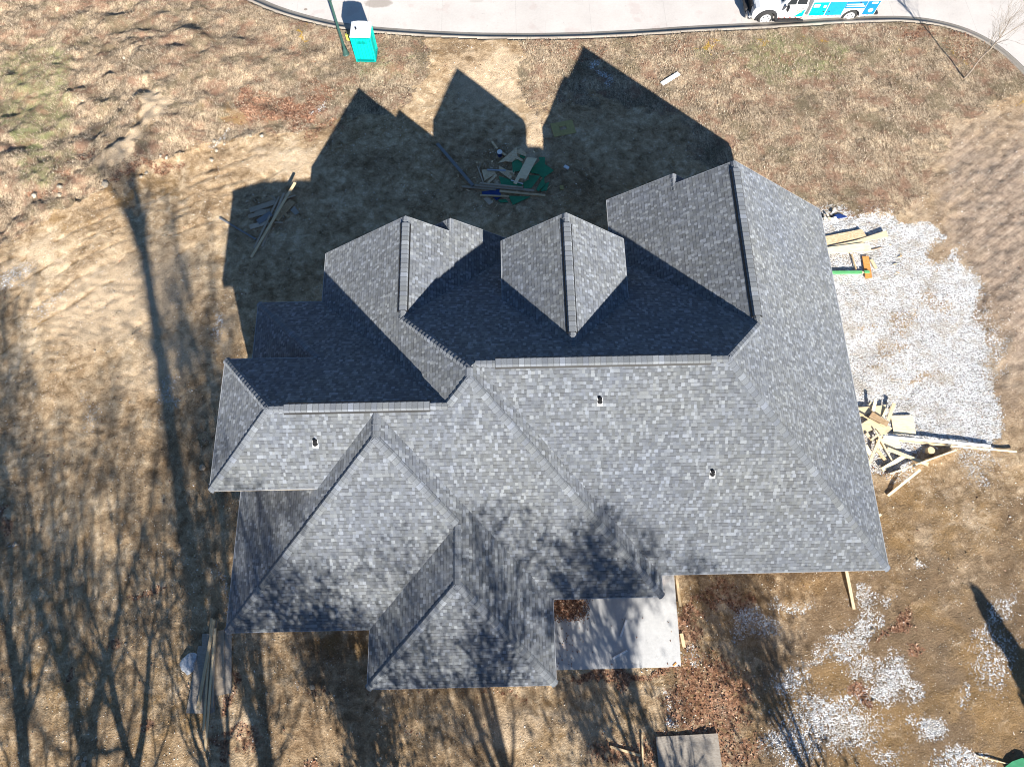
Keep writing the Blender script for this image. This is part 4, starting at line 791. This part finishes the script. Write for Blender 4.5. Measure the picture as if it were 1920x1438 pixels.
board((1833, 1417), (1892, 1432), .04, .03, 'pale', 'thin pale stick beside the corner green scrap', h=(.04, .04))
# formwork and bits on the rear slab
def zboard(p, q, wd, th, mat, label, z, name='wood_board', cat='board', group=None):
    A = Vector(rays_to_z(*p, z)); B = Vector(rays_to_z(*q, z)); e = (B-A).normalized(); b = MB(); b.box((0, 0, 0), ((B-A).length, wd, th), bev=.004); o = b.build(name, M[mat]); o.location = (A+B)/2; o.rotation_euler[2] = math.atan2(e.y, e.x); return tag(o, label, cat, group)
zboard((1267.5, 1076), (1275, 1137), .11, .12, 'pine', 'upper form board along the right edge of the slab', zs-.04); zboard((1277, 1187), (1289, 1249), .14, .12, 'pine', 'lower form board leaning off the right edge of the slab', zs-.10)
zboard((1174.5, 1161), (1163.5, 1193), .075, .07, 'white', 'white trim piece higher on the concrete slab', zs+.03, 'trim_strip', 'trim'); zboard((1176, 1219), (1148.5, 1234), .075, .07, 'white', 'white trim piece lower on the concrete slab', zs+.03, 'trim_strip', 'trim')
zboard((1262, 1248), (1268, 1242), .06, .02, 'orange', 'small orange wood chip in the slab corner', zs+.01, 'wood_chip', 'chip')
# loose rocks on the edge of the spoil mounds
rk = [(199, 347, .42), (65, 368, .30), (113, 350, .26), (112, 366, .24), (470, 255, .2), (491, 256, .24), (402, 266, .22), (411, 268, .18), (421, 271, .17), (406, 283, .22), (397, 301, .22), (312, 296, .2), (301, 293, .17), (275, 325, .2), (265, 332, .17), (380, 877, .26), (1720, 1050, .12), (1447, 1180, .14), (214, 548, .1), (178, 658, .1), (586, 1287, .22), (500, 1300, .12), (30, 1020, .16), (1635, 1180, .12), (233, 109, .2), (148, 1420, .2), (160, 1421, .18), (158, 1432, .22), (1637, 1313, .13), (236, 1207, .12), (1375, 101, .16), (640, 250, .14)]
M['rock'] = simple('limestone_rock', (.42, .36, .28), .9, .2, 7, bump=.5)
for i, (px, py, s) in enumerate(rk):
    bm = bmesh.new(); bmesh.ops.create_icosphere(bm, subdivisions=2, radius=s*.6)
    for v in bm.verts: v.co *= .8+.75*(float(vnoise(v.co.x/s*2.6+i*5, v.co.y/s*2+v.co.z/s*3, 70+i))-.5); v.co.z *= .7
    b = MB().add([v.co for v in bm.verts], [[v.index for v in f.verts] for f in bm.faces]); bm.free()
    o = b.build('rock', M['rock']); P = gp(px, py); o.location = P+Vector((0, 0, s*.15)); big = i == 0
    tag(o, 'largest pale rock, at the foot of the spoil mounds' if big else 'pale loose rock lying on the bare soil', 'rock', 'loose rocks on the lot')

# ------------------------------------------------------------------ portable toilet
M['teal'] = simple('teal_plastic', (.0, .44, .38), .35, .06, 3); M['teald'] = simple('teal_plastic_deep', (.0, .24, .22), .4, .06, 3)
M['roofw'] = simple('white_translucent_roof', (.66, .68, .70), .35, .04)
P = gp(687, 117); rzp = R(-2.6); Wd, Dp, Ht = 1.17, 1.05, 1.98
pt = empty('portable_toilet', P+Vector((.0, 0, -.03)), rzp, label='teal portable toilet with white roof beside the lamp post', cat='portable toilet')
b = MB(); b.box((0, Dp/2, .06), (Wd+.04, Dp+.04, .12), bev=.02); b.build('base', M['teald'], pt)
b = MB(); b.box((0, Dp/2, (Ht-.1)/2+.1), (Wd-.04, Dp-.04, Ht-.25), bev=.03)
for i in range(7): b.box((Wd/2-.012, .12+i*.135, Ht/2), (.03, .05, Ht-.45), bev=.01)
for i in range(7): b.box((-Wd/2+.012, .12+i*.135, Ht/2), (.03, .05, Ht-.45), bev=.01)
for sx in (-1, 1):
    for yy in (.03, Dp-.03): b.box((sx*(Wd/2-.03), yy, Ht/2), (.08, .08, Ht-.2), bev=.02)
for i in range(5): b.box((-.42+i*.21, .016, Ht/2), (.06, .03, Ht-.45), bev=.01)
b.build('body', M['teal'], pt)
b = MB()
for i in range(6): b.box((-.5+i*.2, .012, Ht/2-.02), (.022, .03, Ht-.5))
b.box((0, .008, Ht-.2), (Wd-.1, .03, .03)); b.box((0, .008, .24), (Wd-.1, .03, .03))
for i in range(5): b.box((Wd/2-.001, .19+i*.16, Ht/2-.02), (.022, .03, Ht-.5))
b.build('recess_shade', M['teald'], pt)  # darker teal strips paint the shade of the recesses between the ribs
b = MB(); b.box((0, Dp+.0, .98), (.72, .04, 1.7), bev=.02); dr = b.build('door', M['teald'], pt)
b = MB(); b.box((.28, Dp+.03, 1.0), (.06, .03, .14), bev=.008); b.build('handle', M['black'], dr)
b = MB(); b.prism([(-Wd/2-.02, Ht-.13), (-Wd/2+.02, Ht-.02), (-.2, Ht+.04), (.2, Ht+.04), (Wd/2-.02, Ht-.02), (Wd/2+.02, Ht-.13)], -.02, Dp+.02)
for i in range(5): b.box((-.42+i*.21, Dp-.12, Ht+.02), (.12, .24, .07), bev=.03)
b.build('roof', M['roofw'], pt, bevel=.012)
b = MB(); b.tube((-.24, .45, Ht-.1), (-.24, .45, Ht+.12), .05, .05, 12); b.build('vent_pipe', M['black'], pt)
b = MB()
for i in range(4): b.box((0, -.005, 1.55-.05*i), (.5, .012, .02))
b.build('vent_grille', M['teald'], pt)

# ------------------------------------------------------------------ lamp post
M['lampg'] = simple('dark_green_paint', (.035, .085, .075), .35, .1, 8, spec=.5)
M['lens'] = simple('frosted_lens', (.75, .76, .74), .3, .03)
lp = empty('street_lamp', gp(649, 102)-Vector((0, 0, .05)), 0, label='dark green lamp post with a flared base beside the teal toilet', cat='lamp post')
b = MB(); prof = [(0, .21), (.08, .21), (.12, .17), (.3, .15), (.42, .11), (.55, .085)]
for (h0, r0), (h1, r1) in zip(prof, prof[1:]): b.tube((0, 0, h0), (0, 0, h1), r0, r1, 16)
b.build('base', M['lampg'], lp)
b = MB(); b.tube((0, 0, .55), (0, 0, 3.75), .075, .06, 16)
for i in range(8): a = i*math.pi/4; b.tube((.07*math.cos(a), .07*math.sin(a), .6), (.057*math.cos(a), .057*math.sin(a), 3.7), .012, .01, 6)
b.build('pole', M['lampg'], lp)
b = MB()
for (h0, r0), (h1, r1) in zip([(3.75, .065), (3.85, .10), (3.98, .13), (4.1, .10)], [(3.85, .10), (3.98, .13), (4.1, .10), (4.2, .17)]): b.tube((0, 0, h0), (0, 0, h1), r0, r1, 16)
b.build('collar', M['lampg'], lp)
b = MB(); b.tube((0, 0, 4.2), (0, 0, 4.62), .17, .22, 16); ls = b.build('lantern', M['lens'], lp)
b = MB(); b.tube((0, 0, 4.62), (0, 0, 4.8), .27, .08, 16); b.tube((0, 0, 4.8), (0, 0, 4.92), .03, .01, 8); b.build('cap', M['lampg'], lp)
M['yel'] = simple('yellow_tape', (.75, .68, .12), .5, .08)
b = MB(); b.box((0, 0, .12), (.10, .5, .03), rz=.25, ry=.2); b.box((.16, -.05, .1), (.10, .45, .03), rz=-.1); b.box((.07, .1, .16), (.3, .08, .03), rz=.3)
o = b.build('marker_tape', M['yel']); o.location = gp(651, 73); tag(o, 'yellow marker tape tied beside the lamp post', 'tape')

# ------------------------------------------------------------------ service truck, parked at the curb
M['tw'] = simple('white_truck_paint', (.60, .61, .62), .22, .03, 2, spec=.6); M['tb'] = simple('dark_trim', (.03, .03, .033), .5, .1); M['tg'] = simple('black_glass', (.02, .025, .03), .06, .05, spec=.9)
M['tyre'] = simple('tyre_rubber', (.03, .03, .03), .85, .1, 20); M['rim'] = simple('steel_rim', (.72, .73, .75), .3, .06, metal=.3); M['chr'] = simple('chrome', (.55, .56, .58), .2, .05, metal=.9)
M['ttl'] = simple('teal_wrap', (.0, .36, .36), .3, .05, 2); M['tbl'] = simple('blue_wrap', (.01, .18, .55), .3, .08, 2); M['tlb'] = simple('light_blue_wrap', (.01, .26, .48), .3, .08, 2); M['red'] = simple('tail_red', (.6, .03, .02), .3, .05); M['tyl'] = simple('yellow_lettering', (.85, .7, .05), .4, .03); M['org'] = simple('pale_orange_fade', (.85, .66, .42), .3, .05); M['pur'] = simple('purple_mark', (.25, .1, .4), .4, .05)
TW = 2.15
fw = gp(1430, 49); rw = gp(1587, 42); WB = (rw-fw).length
tr = empty('service_truck', (fw.x, fw.y, fw.z+.0), math.atan2(rw.y-fw.y, rw.x-fw.x), label='white service truck with teal and blue side panels parked along the curb', cat='truck')
tr.rotation_euler[1] = 0
RT = .46
def arc(cxx, r, z0, n=9): return [(cxx+r*math.cos(math.pi*i/(n-1)), z0+r*math.sin(math.pi*i/(n-1))) for i in range(n)]
# cab and hood: side outline with a wheel arch, extruded across; local x runs to the rear, y away from the curb
b = MB()
hood = [(-.88, .55), (-.92, .95), (-.86, 1.20), (-.70, 1.30), (.62, 1.42), (.62, .52)] + [(.62, .52)]
outline = [(-.90, .58), (-.93, 1.0), (-.84, 1.22), (-.6, 1.31), (.70, 1.42), (2.28, 1.42), (2.28, .5), (.62, .5)] + [(x, z) for x, z in arc(0, .58, .46)]
b.prism(outline, .02, TW-.02); b.build('body', M['tw'], tr, bevel=.03)
b = MB(); b.add([(.62, .06, 1.40), (2.26, .06, 1.40), (2.26, TW-.06, 1.40), (.62, TW-.06, 1.40), (1.22, .2, 2.06), (2.16, .2, 2.08), (2.16, TW-.2, 2.08), (1.22, TW-.2, 2.06)], [(0, 1, 5, 4), (1, 2, 6, 5), (2, 3, 7, 6), (3, 0, 4, 7), (4, 5, 6, 7)])
b.build('cab_roof', M['tw'], tr, bevel=.03)
b = MB(); b.add([(.70, .20, 1.475), (.70, TW-.2, 1.475), (1.17, TW-.30, 2.0), (1.17, .30, 2.0)], [(0, 1, 2, 3)]); v = b.v; b.add([(x-.02, y, z+.012) for x, y, z in v[:4]], [(3, 2, 1, 0)]); b.build('windshield', M['tg'], tr)
for yy, sg in ((0, 1), (TW, -1)):
    b = MB(); b.add([(.95, yy+sg*.055, 1.44), (1.50, yy+sg*.055, 1.44), (1.50, yy+sg*.165, 1.96), (1.26, yy+sg*.165, 1.96)], [(0, 1, 2, 3)]); b.add([(1.56, yy+sg*.055, 1.44), (2.14, yy+sg*.055, 1.44), (2.08, yy+sg*.165, 1.97), (1.56, yy+sg*.165, 1.97)], [(0, 1, 2, 3)])
    b.v = [(x, y-sg*.012, z) for x, y, z in b.v]; b.build('side_window', M['tg'], tr)
    b = MB(); b.box((1.5, yy+sg*.012, 1.0), (1.42, .03, .82), bev=.012); d = b.build('door', M['tw'], tr)
    b = MB(); b.box((1.98, yy-sg*.012, 1.18), (.16, .03, .035), bev=.008); b.build('handle', M['tb'], d)
    b = MB(); b.add([(1.62, yy-sg*.008, .62), (2.18, yy-sg*.008, .62), (2.18, yy-sg*.008, 1.18), (1.75, yy-sg*.008, .72)], [(0, 1, 2, 3)]); b.build('teal_graphic', M['ttl'], d)
    b = MB(); b.add([(1.0, yy-sg*.0065, .62), (1.62, yy-sg*.0065, .62), (1.80, yy-sg*.0065, .92), (1.3, yy-sg*.0065, .86)], [(0, 1, 2, 3)]); b.build('fade_graphic', M['org'], d)
    b = MB()
    for (x, z, w_, h_) in [(1.72, 1.02, .035, .2), (1.80, .93, .1, .03), (1.86, 1.02, .035, .2), (1.93, 1.05, .03, .14), (1.93, .93, .03, .03), (1.99, 1.02, .03, .18)]: b.box((x, yy-sg*.012, z), (w_, .01, h_))
    b.build('door_lettering', M['tyl'], d)
    b = MB(); b.box((1.42, yy-sg*.09, .42), (1.75, .17, .05), bev=.015)
    for x in (.8, 1.4, 2.0): b.box((x, yy-sg*.02, .46), (.05, .12, .05))
    b.build('running_board', M['tb'], tr)
    b = MB(); b.box((.98, yy-sg*.13, 1.42), (.06, .22, .05), bev=.01); b.box((.93, yy-sg*.30, 1.50), (.12, .24, .34), bev=.03); b.build('side_mirror', M['tb'], tr)
    b = MB()                                            # flared arch over the front wheel
    for i in range(10):
        a0, a1 = math.pi*i/10, math.pi*(i+1)/10
        b.add([(r*math.cos(a), yy-sg*o_, .46+r*math.sin(a)) for a in (a0, a1) for r, o_ in ((.57, .07), (.68, .05), (.70, -.02))], [(0, 1, 4, 3), (1, 2, 5, 4)])
    b.build('wheel_arch', M['tb'], tr)
    b = MB(); b.box((-.80, yy+sg*.26, 1.08), (.2, .42, .26), bev=.05); b.build('headlight', M['chr'], tr)
    b = MB()
    for i in range(9): b.box((.78+i*.17, yy-sg*.004, .565), (.09, .012, .04), m=i % 2)
    b.build('reflective_stripe', [M['red'], M['org']], tr)
b = MB(); b.box((-.93, TW/2, .92), (.10, 1.25, .48), bev=.03)
for i in range(4): b.box((-.985, TW/2, .78+i*.1), (.03, 1.2, .04), bev=.01)
b.build('grille', M['tb'], tr)
b = MB(); b.box((-1.0, TW/2, .56), (.24, TW-.04, .26), bev=.06); b.box((-1.1, TW/2, .45), (.1, 1.4, .14), bev=.03); b.build('front_bumper', M['chr'], tr)
b = MB(); b.box((1.9, TW/2, .62), (6.2, .9, .24)); b.build('chassis', M['tb'], tr)
# service body
BX0, BX1, BY = 2.46, WB+1.42, .0
b = MB(); out = [(BX0, .62), (BX0, 1.66), (BX1, 1.66), (BX1, .62)] + [(x, z) for x, z in arc(WB, .56, .5)]
b.prism(out, 0, .5); b.prism(out, TW-.5, TW); b.box(((BX0+BX1)/2, TW/2, .84), (BX1-BX0, TW-1.0, .1)); b.box((BX0+.05, TW/2, 1.35), (.1, TW-1.02, 1.1))
ub = b.build('service_body', M['tw'], tr, bevel=.02)
for yy, sg in ((0, 1), (TW, -1)):
    for nm, x0, x1, z0, z1_, mt in [('compartment_door', BX0+.06, BX0+.98, .68, 1.60, 'ttl'), ('compartment_door', BX0+1.04, WB-.62, .68, 1.60, 'tlb'), ('compartment_door', WB-.60, WB+.62, 1.12, 1.60, 'tbl'), ('compartment_door', WB+.66, BX1-.05, .68, 1.60, 'tbl')]:
        b = MB(); b.box(((x0+x1)/2, yy-sg*.012, (z0+z1_)/2), (x1-x0, .03, z1_-z0), bev=.01); d = b.build(nm, M[mt], ub)
    b = MB(); b.box((BX0+.30, yy-sg*.032, 1.38), (.36, .01, .2)); b.box((BX0+.8, yy-sg*.032, 1.33), (.16, .01, .16)); b.box((WB-.1, yy-sg*.032, 1.42), (1.0, .01, .06)); b.box((WB+.0, yy-sg*.032, 1.29), (1.1, .01, .05)); b.box((BX1-.36, yy-sg*.032, 1.5), (.36, .01, .12)); b.tube((BX1-.38, yy-sg*.028, .98), (BX1-.38, yy-sg*.036, .98), .14, .14, 16)
    b.build('white_lettering', M['white'], ub)
    b = MB()
    for x in (BX0+.86, BX0+1.2): b.box((x, yy-sg*.036, .98), (.1, .02, .05))
    b.box((WB+.2, yy-sg*.036, 1.52), (.1, .012, .07)); b.build('latch', M['tb'], ub)
    b = MB()
    for i in range(16):
        x = BX0+.08+i*.24
        if abs(x-WB) > .6: b.box((x, yy-sg*.003, .635), (.12, .012, .035), m=i % 2)
    b.build('reflective_stripe', [M['pur'], M['red']], ub)
    b = MB()
    for i in range(10):
        a0, a1 = math.pi*i/10, math.pi*(i+1)/10
        b.add([(WB+r*math.cos(a), yy-sg*.03, .5+r*math.sin(a)) for a in (a0, a1) for r in (.55, .63)], [(0, 1, 3, 2)])
    b.build('wheel_arch', M['tw'], ub)
    b = MB(); b.box((BX1+.03, yy+sg*.12, 1.1), (.06, .14, .34), bev=.02); b.build('taillight', M['red'], tr)
    b = MB(); b.box((WB+1.0, yy+sg*.3, .42), (.04, .4, .34)); b.build('mud_flap', M['tb'], tr)
b = MB(); b.box((BX1+.14, TW/2, .62), (.26, TW-.1, .12), bev=.02); b.build('rear_bumper', M['tb'], tr)
b = MB(); b.tube((BX0+.3, .28, 1.72), (BX1-.3, .28, 1.72), .035, .035, 8); b.tube((BX0+.3, TW-.28, 1.72), (BX1-.3, TW-.28, 1.72), .035, .035, 8)
for i in range(4): b.tube((BX0+.3+i*1.1, .28, 1.72), (BX0+.3+i*1.1, TW-.28, 1.72), .03, .03, 8)
b.build('ladder_rack', M['chr'], tr)
def wheel(x, yy, sg, dual=False):
    b = MB(); w_ = .26; y0 = yy+sg*.02; prof = [(0, .33), (.02, .42), (.06, RT), (w_-.06, RT), (w_-.02, .42), (w_, .33)]
    for (a, r0), (c, r1) in zip(prof, prof[1:]): b.tube((x, y0+sg*a, RT), (x, y0+sg*c, RT), r0, r1, 28, cap=False)
    b.tube((x, y0+sg*.03, RT), (x, y0+sg*.2, RT), .33, .33, 28)
    ty = b.build('wheel', M['tyre'], tr, smooth=False)
    b = MB(); b.tube((x, y0+sg*.0, RT), (x, y0+sg*.035, RT), .30, .33, 28); b.tube((x, y0-sg*.05, RT), (x, y0+sg*.01, RT), .10, .13, 16)
    b.build('rim', M['rim'], ty)
    b = MB()
    for i in range(6): a = i*math.pi/3+.3; b.tube((x+.21*math.cos(a), y0-sg*.004, RT+.21*math.sin(a)), (x+.21*math.cos(a), y0+sg*.01, RT+.21*math.sin(a)), .045, .045, 10)
    b.build('rim_hole', M['tb'], ty)
for x in (0, WB):
    for yy, sg in ((0, 1), (TW, -1)): wheel(x, yy, sg)

# ------------------------------------------------------------------ bare trees
M['bark'] = simple('grey_bark', (.17, .14, .11), .95, .25, 3, bump=.5); M['twig'] = simple('pale_twigs', (.30, .25, .20), .9, .2, 5)
def grow(rg, p, d, L, r, depth, segs, spread=.5, up=.15, kids=(2, 3), ratio=.72, minr=.018, wig=.12):
    n = 3 if depth > 2 else 2; P = np.array(p, float); D = np.array(d, float)
    for i in range(n):
        D = D+rg.normal(0, wig, 3)+np.array([0, 0, up*.3]); D /= np.linalg.norm(D); Q = P+D*L/n; r1 = r*(1-.28/n*1.3)
        segs.append((P.copy(), Q.copy(), r, r1, depth)); P, r = Q, r1
        if depth > 0 and i < n-1 and rg.random() < .75:
            a = rg.normal(0, 1, 3); a -= a.dot(D)*D; a /= np.linalg.norm(a); dd = D*math.cos(spread*1.3)+a*math.sin(spread*1.3); grow(rg, P, dd, L*ratio*.8, r*.5, depth-1, segs, spread, up, kids, ratio, minr, wig)
    if depth > 0:
        k = rg.integers(kids[0], kids[1]+1); a0 = rg.uniform(0, 6.28)
        u = np.cross(D, [.3, .9, .1]); u /= np.linalg.norm(u); v = np.cross(D, u)
        for i in range(k):
            a = a0+i*6.28/k+rg.normal(0, .3); s = spread*rg.uniform(.6, 1.2); dd = D*math.cos(s)+(u*math.cos(a)+v*math.sin(a))*math.sin(s)
            grow(rg, P, dd, L*ratio*rg.uniform(.8, 1.15), max(minr, r*(.72 if i == 0 else .58)), depth-1, segs, spread, up, kids, ratio, minr, wig)
def seg_mesh(name, segs, mat, parent, n=5):
    A = np.array([s[0] for s in segs]); B = np.array([s[1] for s in segs]); r0 = np.array([s[2] for s in segs]); r1 = np.array([s[3] for s in segs])
    D = B-A; D /= np.linalg.norm(D, axis=1)[:, None]; ref = np.where(np.abs(D[:, 2:3]) > .9, [[1., 0, 0]], [[0, 0, 1.]]); U = np.cross(D, ref); U /= np.linalg.norm(U, axis=1)[:, None]; W_ = np.cross(D, U)
    a = np.arange(n)*2*np.pi/n; R0 = A[:, None]+(U[:, None]*np.cos(a)[None, :, None]+W_[:, None]*np.sin(a)[None, :, None])*r0[:, None, None]; R1 = B[:, None]+(U[:, None]*np.cos(a)[None, :, None]+W_[:, None]*np.sin(a)[None, :, None])*r1[:, None, None]
    Vv = np.concatenate([R0, R1], 1).reshape(-1, 3); i = np.arange(n); f = np.stack([i, (i+1) % n, n+(i+1) % n, n+i], 1)
    F = (f[None]+(np.arange(len(segs))*2*n)[:, None, None]).reshape(-1, 4); return np_mesh(name, Vv, F, mat, parent, smooth=True)
def bare_tree(x, y, h, r, seed, label, trunk=.5, lean=(0, 0), spread=.5, depth=5, fork=None, ratio=.74, crown=.30, clumps=0):
    rg = np.random.default_rng(seed); z = float(base_z(x, y)); t = empty('bare_tree', (x, y, z-.1), label=label, cat='tree', group='bare trees behind the yard')
    segs = []; P = np.zeros(3); D = np.array([lean[0], lean[1], 1.]); D /= np.linalg.norm(D); n = 7; tl = h*trunk; br = []
    for i in range(n):
        D2 = D+rg.normal(0, .014, 3); D2 /= np.linalg.norm(D2); Q = P+D2*tl/n; rr0 = r*(1-.45*i/n)*(1.3 if i == 0 else 1); rr1 = r*(1-.45*(i+1)/n); segs.append((P.copy(), Q.copy(), rr0, rr1, 9)); P = Q
        if i > 2 and rg.random() < .75:
            a = rg.uniform(0, 6.28); dd = np.array([math.cos(a)*.9, math.sin(a)*.9, .55]); grow(rg, P, dd/np.linalg.norm(dd), h*.15, rr1*.3, depth-2, segs, spread, .2, (2, 3), ratio)
    k = fork or 3
    for i in range(k):
        a = rg.uniform(0, 6.28)+i*6.28/k; s = .28+.25*rg.random(); dd = np.array([math.cos(a)*math.sin(s), math.sin(a)*math.sin(s), math.cos(s)]); grow(rg, P, dd, h*crown, r*.55, depth, segs, spread, .25, (2, 3), ratio)
    big = [s for s in segs if s[4] == 9]; rest = [s for s in segs if s[4] != 9]
    seg_mesh('trunk', big, M['bark'], t, 10); seg_mesh('crown', rest, M['bark'], t, 4)
    if clumps:                                     # withered leaves still held by an oak
        tips = np.array([s_[1] for s_ in rest if s_[4] <= 1]); m_ = min(len(tips)*3, clumps); c3 = tips[rg.integers(0, len(tips), m_)]+rg.normal(0, .22, (m_, 3))
        d1 = rg.normal(0, 1, (m_, 3)); d1 /= np.linalg.norm(d1, axis=1)[:, None]; d2 = np.cross(d1, rg.normal(0, 1, (m_, 3))); d2 /= np.linalg.norm(d2, axis=1)[:, None]
        np_mesh('foliage', np.stack([c3-d1*.10, c3+d2*.06, c3+d1*.10, c3-d2*.06], 1).reshape(-1, 3), np.arange(4*m_).reshape(m_, 4), M['leaf'], t)
    return t
TREES = [(-7.1, -20.0, 25, .47, 1, 'tall straight bare tree whose trunk shadow crosses the left yard', .80, .5, 4, 3, .70, .08, 0),
         (-11.8, -22.0, 22, .42, 2, 'bare tree second from the left, shading the left yard', .42, .5, 5, 3, .74, .16, 0),
         (-15.5, -18.0, 19, .42, 3, 'bare tree at the left, shading the lower left corner of the yard', .32, .55, 5, 3, .75, .17, 0),
         (-4.2, -24.0, 24, .28, 4, 'slender bare tree shading the wing roof', .60, .45, 5, 3, .72, .12, 2600),
         (-2.2, -17.0, 15.8, .28, 5, 'leaf-holding oak shading the lower left hip roof', .30, .55, 5, 3, .76, .18, 3400),
         (3.4, -18.5, 17.0, .30, 6, 'leaf-holding oak shading the rear hip roof', .35, .52, 5, 3, .75, .18, 2400),
         (9.8, -19.0, 15.3, .24, 7, 'bare tree shading the slab and rear slope', .55, .5, 5, 3, .74, .16, 4500),
         (7.4, -14.0, 9.5, .18, 8, 'small bare tree shading the soil below the slab', .40, .5, 5, 3, .74, .18, 1200),
         (-20.5, -16.0, 18, .28, 9, 'bare tree furthest left behind the yard', .35, .55, 6, 3, .75, .17, 0),
         (-9.5, -13.0, 10.5, .2, 10, 'small bare tree shading the soil left of the sheet stack', .30, .55, 5, 3, .76, .19, 0),
         (-3.2, -13.5, 8.0, .16, 11, 'small leaf-holding oak shading the soil below the hip roofs', .30, .5, 5, 3, .75, .19, 2200),
         (-12.6, -13.5, 13, .26, 14, 'broad low bare tree shading the middle of the left yard', .32, .6, 4, 3, .76, .19, 0),
         (-5.4, -19.5, 18.5, .30, 16, 'broad oak shading the left hip roof and wing', .40, .6, 4, 3, .75, .17, 2200),
         (14.0, -15.0, 9.5, .16, 12, 'small bare tree shading the soil right of the slab', .45, .5, 5, 3, .74, .18, 1500)]
for (x, y, h, r, sd, lab, tk, sp, dp, fk, rt, cr, cl) in TREES: bare_tree(x, y, h, r, sd, lab, tk, (0, 0), sp, dp, fk, rt, cr, cl)
# evergreen whose pointed shadow falls on the lower right soil
M['ever'] = island_mat('evergreen_foliage', [(0, (.02, .04, .015)), (1, (.07, .11, .04))])
for i, (ex, ey, eh, ew, lab) in enumerate([(23.3, -12.1, 6.6, 1.9, 'narrow evergreen whose pointed shadow falls on the lower right soil'), (25.2, -11.6, 5.6, 2.0, 'broad evergreen right of the pointed one'), (26.6, -10.9, 5.4, 1.9, 'shortest evergreen at the far right'), (24.6, -13.4, 6.2, 1.9, 'low evergreen close behind the pointed one'), (27.6, -13.0, 7.2, 1.8, 'tall evergreen at the outer right')]):
    rg = np.random.default_rng(20+i); et = empty('evergreen_tree', (ex, ey, float(base_z(ex, ey))-.1), label=lab, cat='tree', group='evergreens at the lower right')
    b = MB(); b.tube((0, 0, 0), (0, 0, eh*.97), .14, .03, 10); b.build('trunk', M['bark'], et)
    n = 9000; hh = rg.uniform(.02, 1, n)**.9; a = rg.uniform(0, 6.28, n); rad = (.06+(1-hh)**.9)*ew*np.sqrt(rg.uniform(.02, 1, n))*(.15+1.3*vnoise(hh*9+i*7, a*1.9, 5))
    c3 = np.stack([rad*np.cos(a), rad*np.sin(a), hh*eh-rad*.25], 1); d1 = rg.normal(0, 1, (n, 3)); d1 /= np.linalg.norm(d1, axis=1)[:, None]; d2 = np.cross(d1, rg.normal(0, 1, (n, 3))); d2 /= np.linalg.norm(d2, axis=1)[:, None]
    Vv = np.stack([c3-d1*.10, c3+d2*.05, c3+d1*.10, c3-d2*.05], 1).reshape(-1, 3); np_mesh('crown', Vv, np.arange(4*n).reshape(n, 4), M['ever'], et)
# young street tree
rg = np.random.default_rng(33); yt = empty('young_tree', gp(1808, 147)-Vector((0, 0, .05)), label='thin young bare tree on the lawn by the curve of the curb', cat='tree')
segs = []; P = np.zeros(3); n = 8
for i in range(n):
    Q = P+np.array([.02*rg.normal(), .03*rg.normal(), .36]); r_ = .05*(1-.55*i/n); segs.append((P.copy(), Q.copy(), r_, r_*.94, 9)); P = Q
    if i > 3:
        for _ in range(2): a = rg.uniform(0, 6.28); dd = np.array([math.cos(a)*.55, math.sin(a)*.55, .85]); grow(rg, P, dd/np.linalg.norm(dd), .7, .016, 3, segs, .45, .2, (2, 2), .75, .004)
for i in range(3): a = i*2.1; dd = np.array([math.cos(a)*.3, math.sin(a)*.3, .95]); grow(rg, P, dd/np.linalg.norm(dd), 1.0, .022, 4, segs, .4, .25, (2, 2), .76, .004)
seg_mesh('trunk', [s for s in segs if s[4] == 9], M['twig'], yt, 8); seg_mesh('crown', [s for s in segs if s[4] != 9], M['twig'], yt, 4)
b = MB()
o = None

# small splinters strewn round the piles
rg = np.random.default_rng(55)
for cxp, cyp, rx, ry, n, gname, lab in [(955, 330, 85, 50, 16, 'splinters round the debris heap', 'small splinter of wood strewn round the debris heap'), (1650, 810, 55, 60, 14, 'splinters round the cut-off heap', 'small splinter of wood strewn round the cut-off heap'), (1660, 480, 50, 40, 6, 'splinters on the upper gravel', 'small splinter of wood on the upper gravel'), (505, 400, 45, 40, 8, 'splinters round the shaded pile', 'small splinter of wood strewn round the shaded pile')]:
    for _ in range(n):
        a = rg.uniform(0, 6.28); r = rg.uniform(.5, 1.15); px = cxp+rx*r*math.cos(a); py = cyp+ry*r*math.sin(a); L = rg.uniform(3, 9); b_ = rg.uniform(0, 3.14)
        board((px, py), (px+L*math.cos(b_), py+L*math.sin(b_)), rg.uniform(.03, .09), .02, rg.choice(['pine', 'pale', 'osb', 'grey']), lab, 'splinter', gname, (.015, .02), 'wood_splinter')
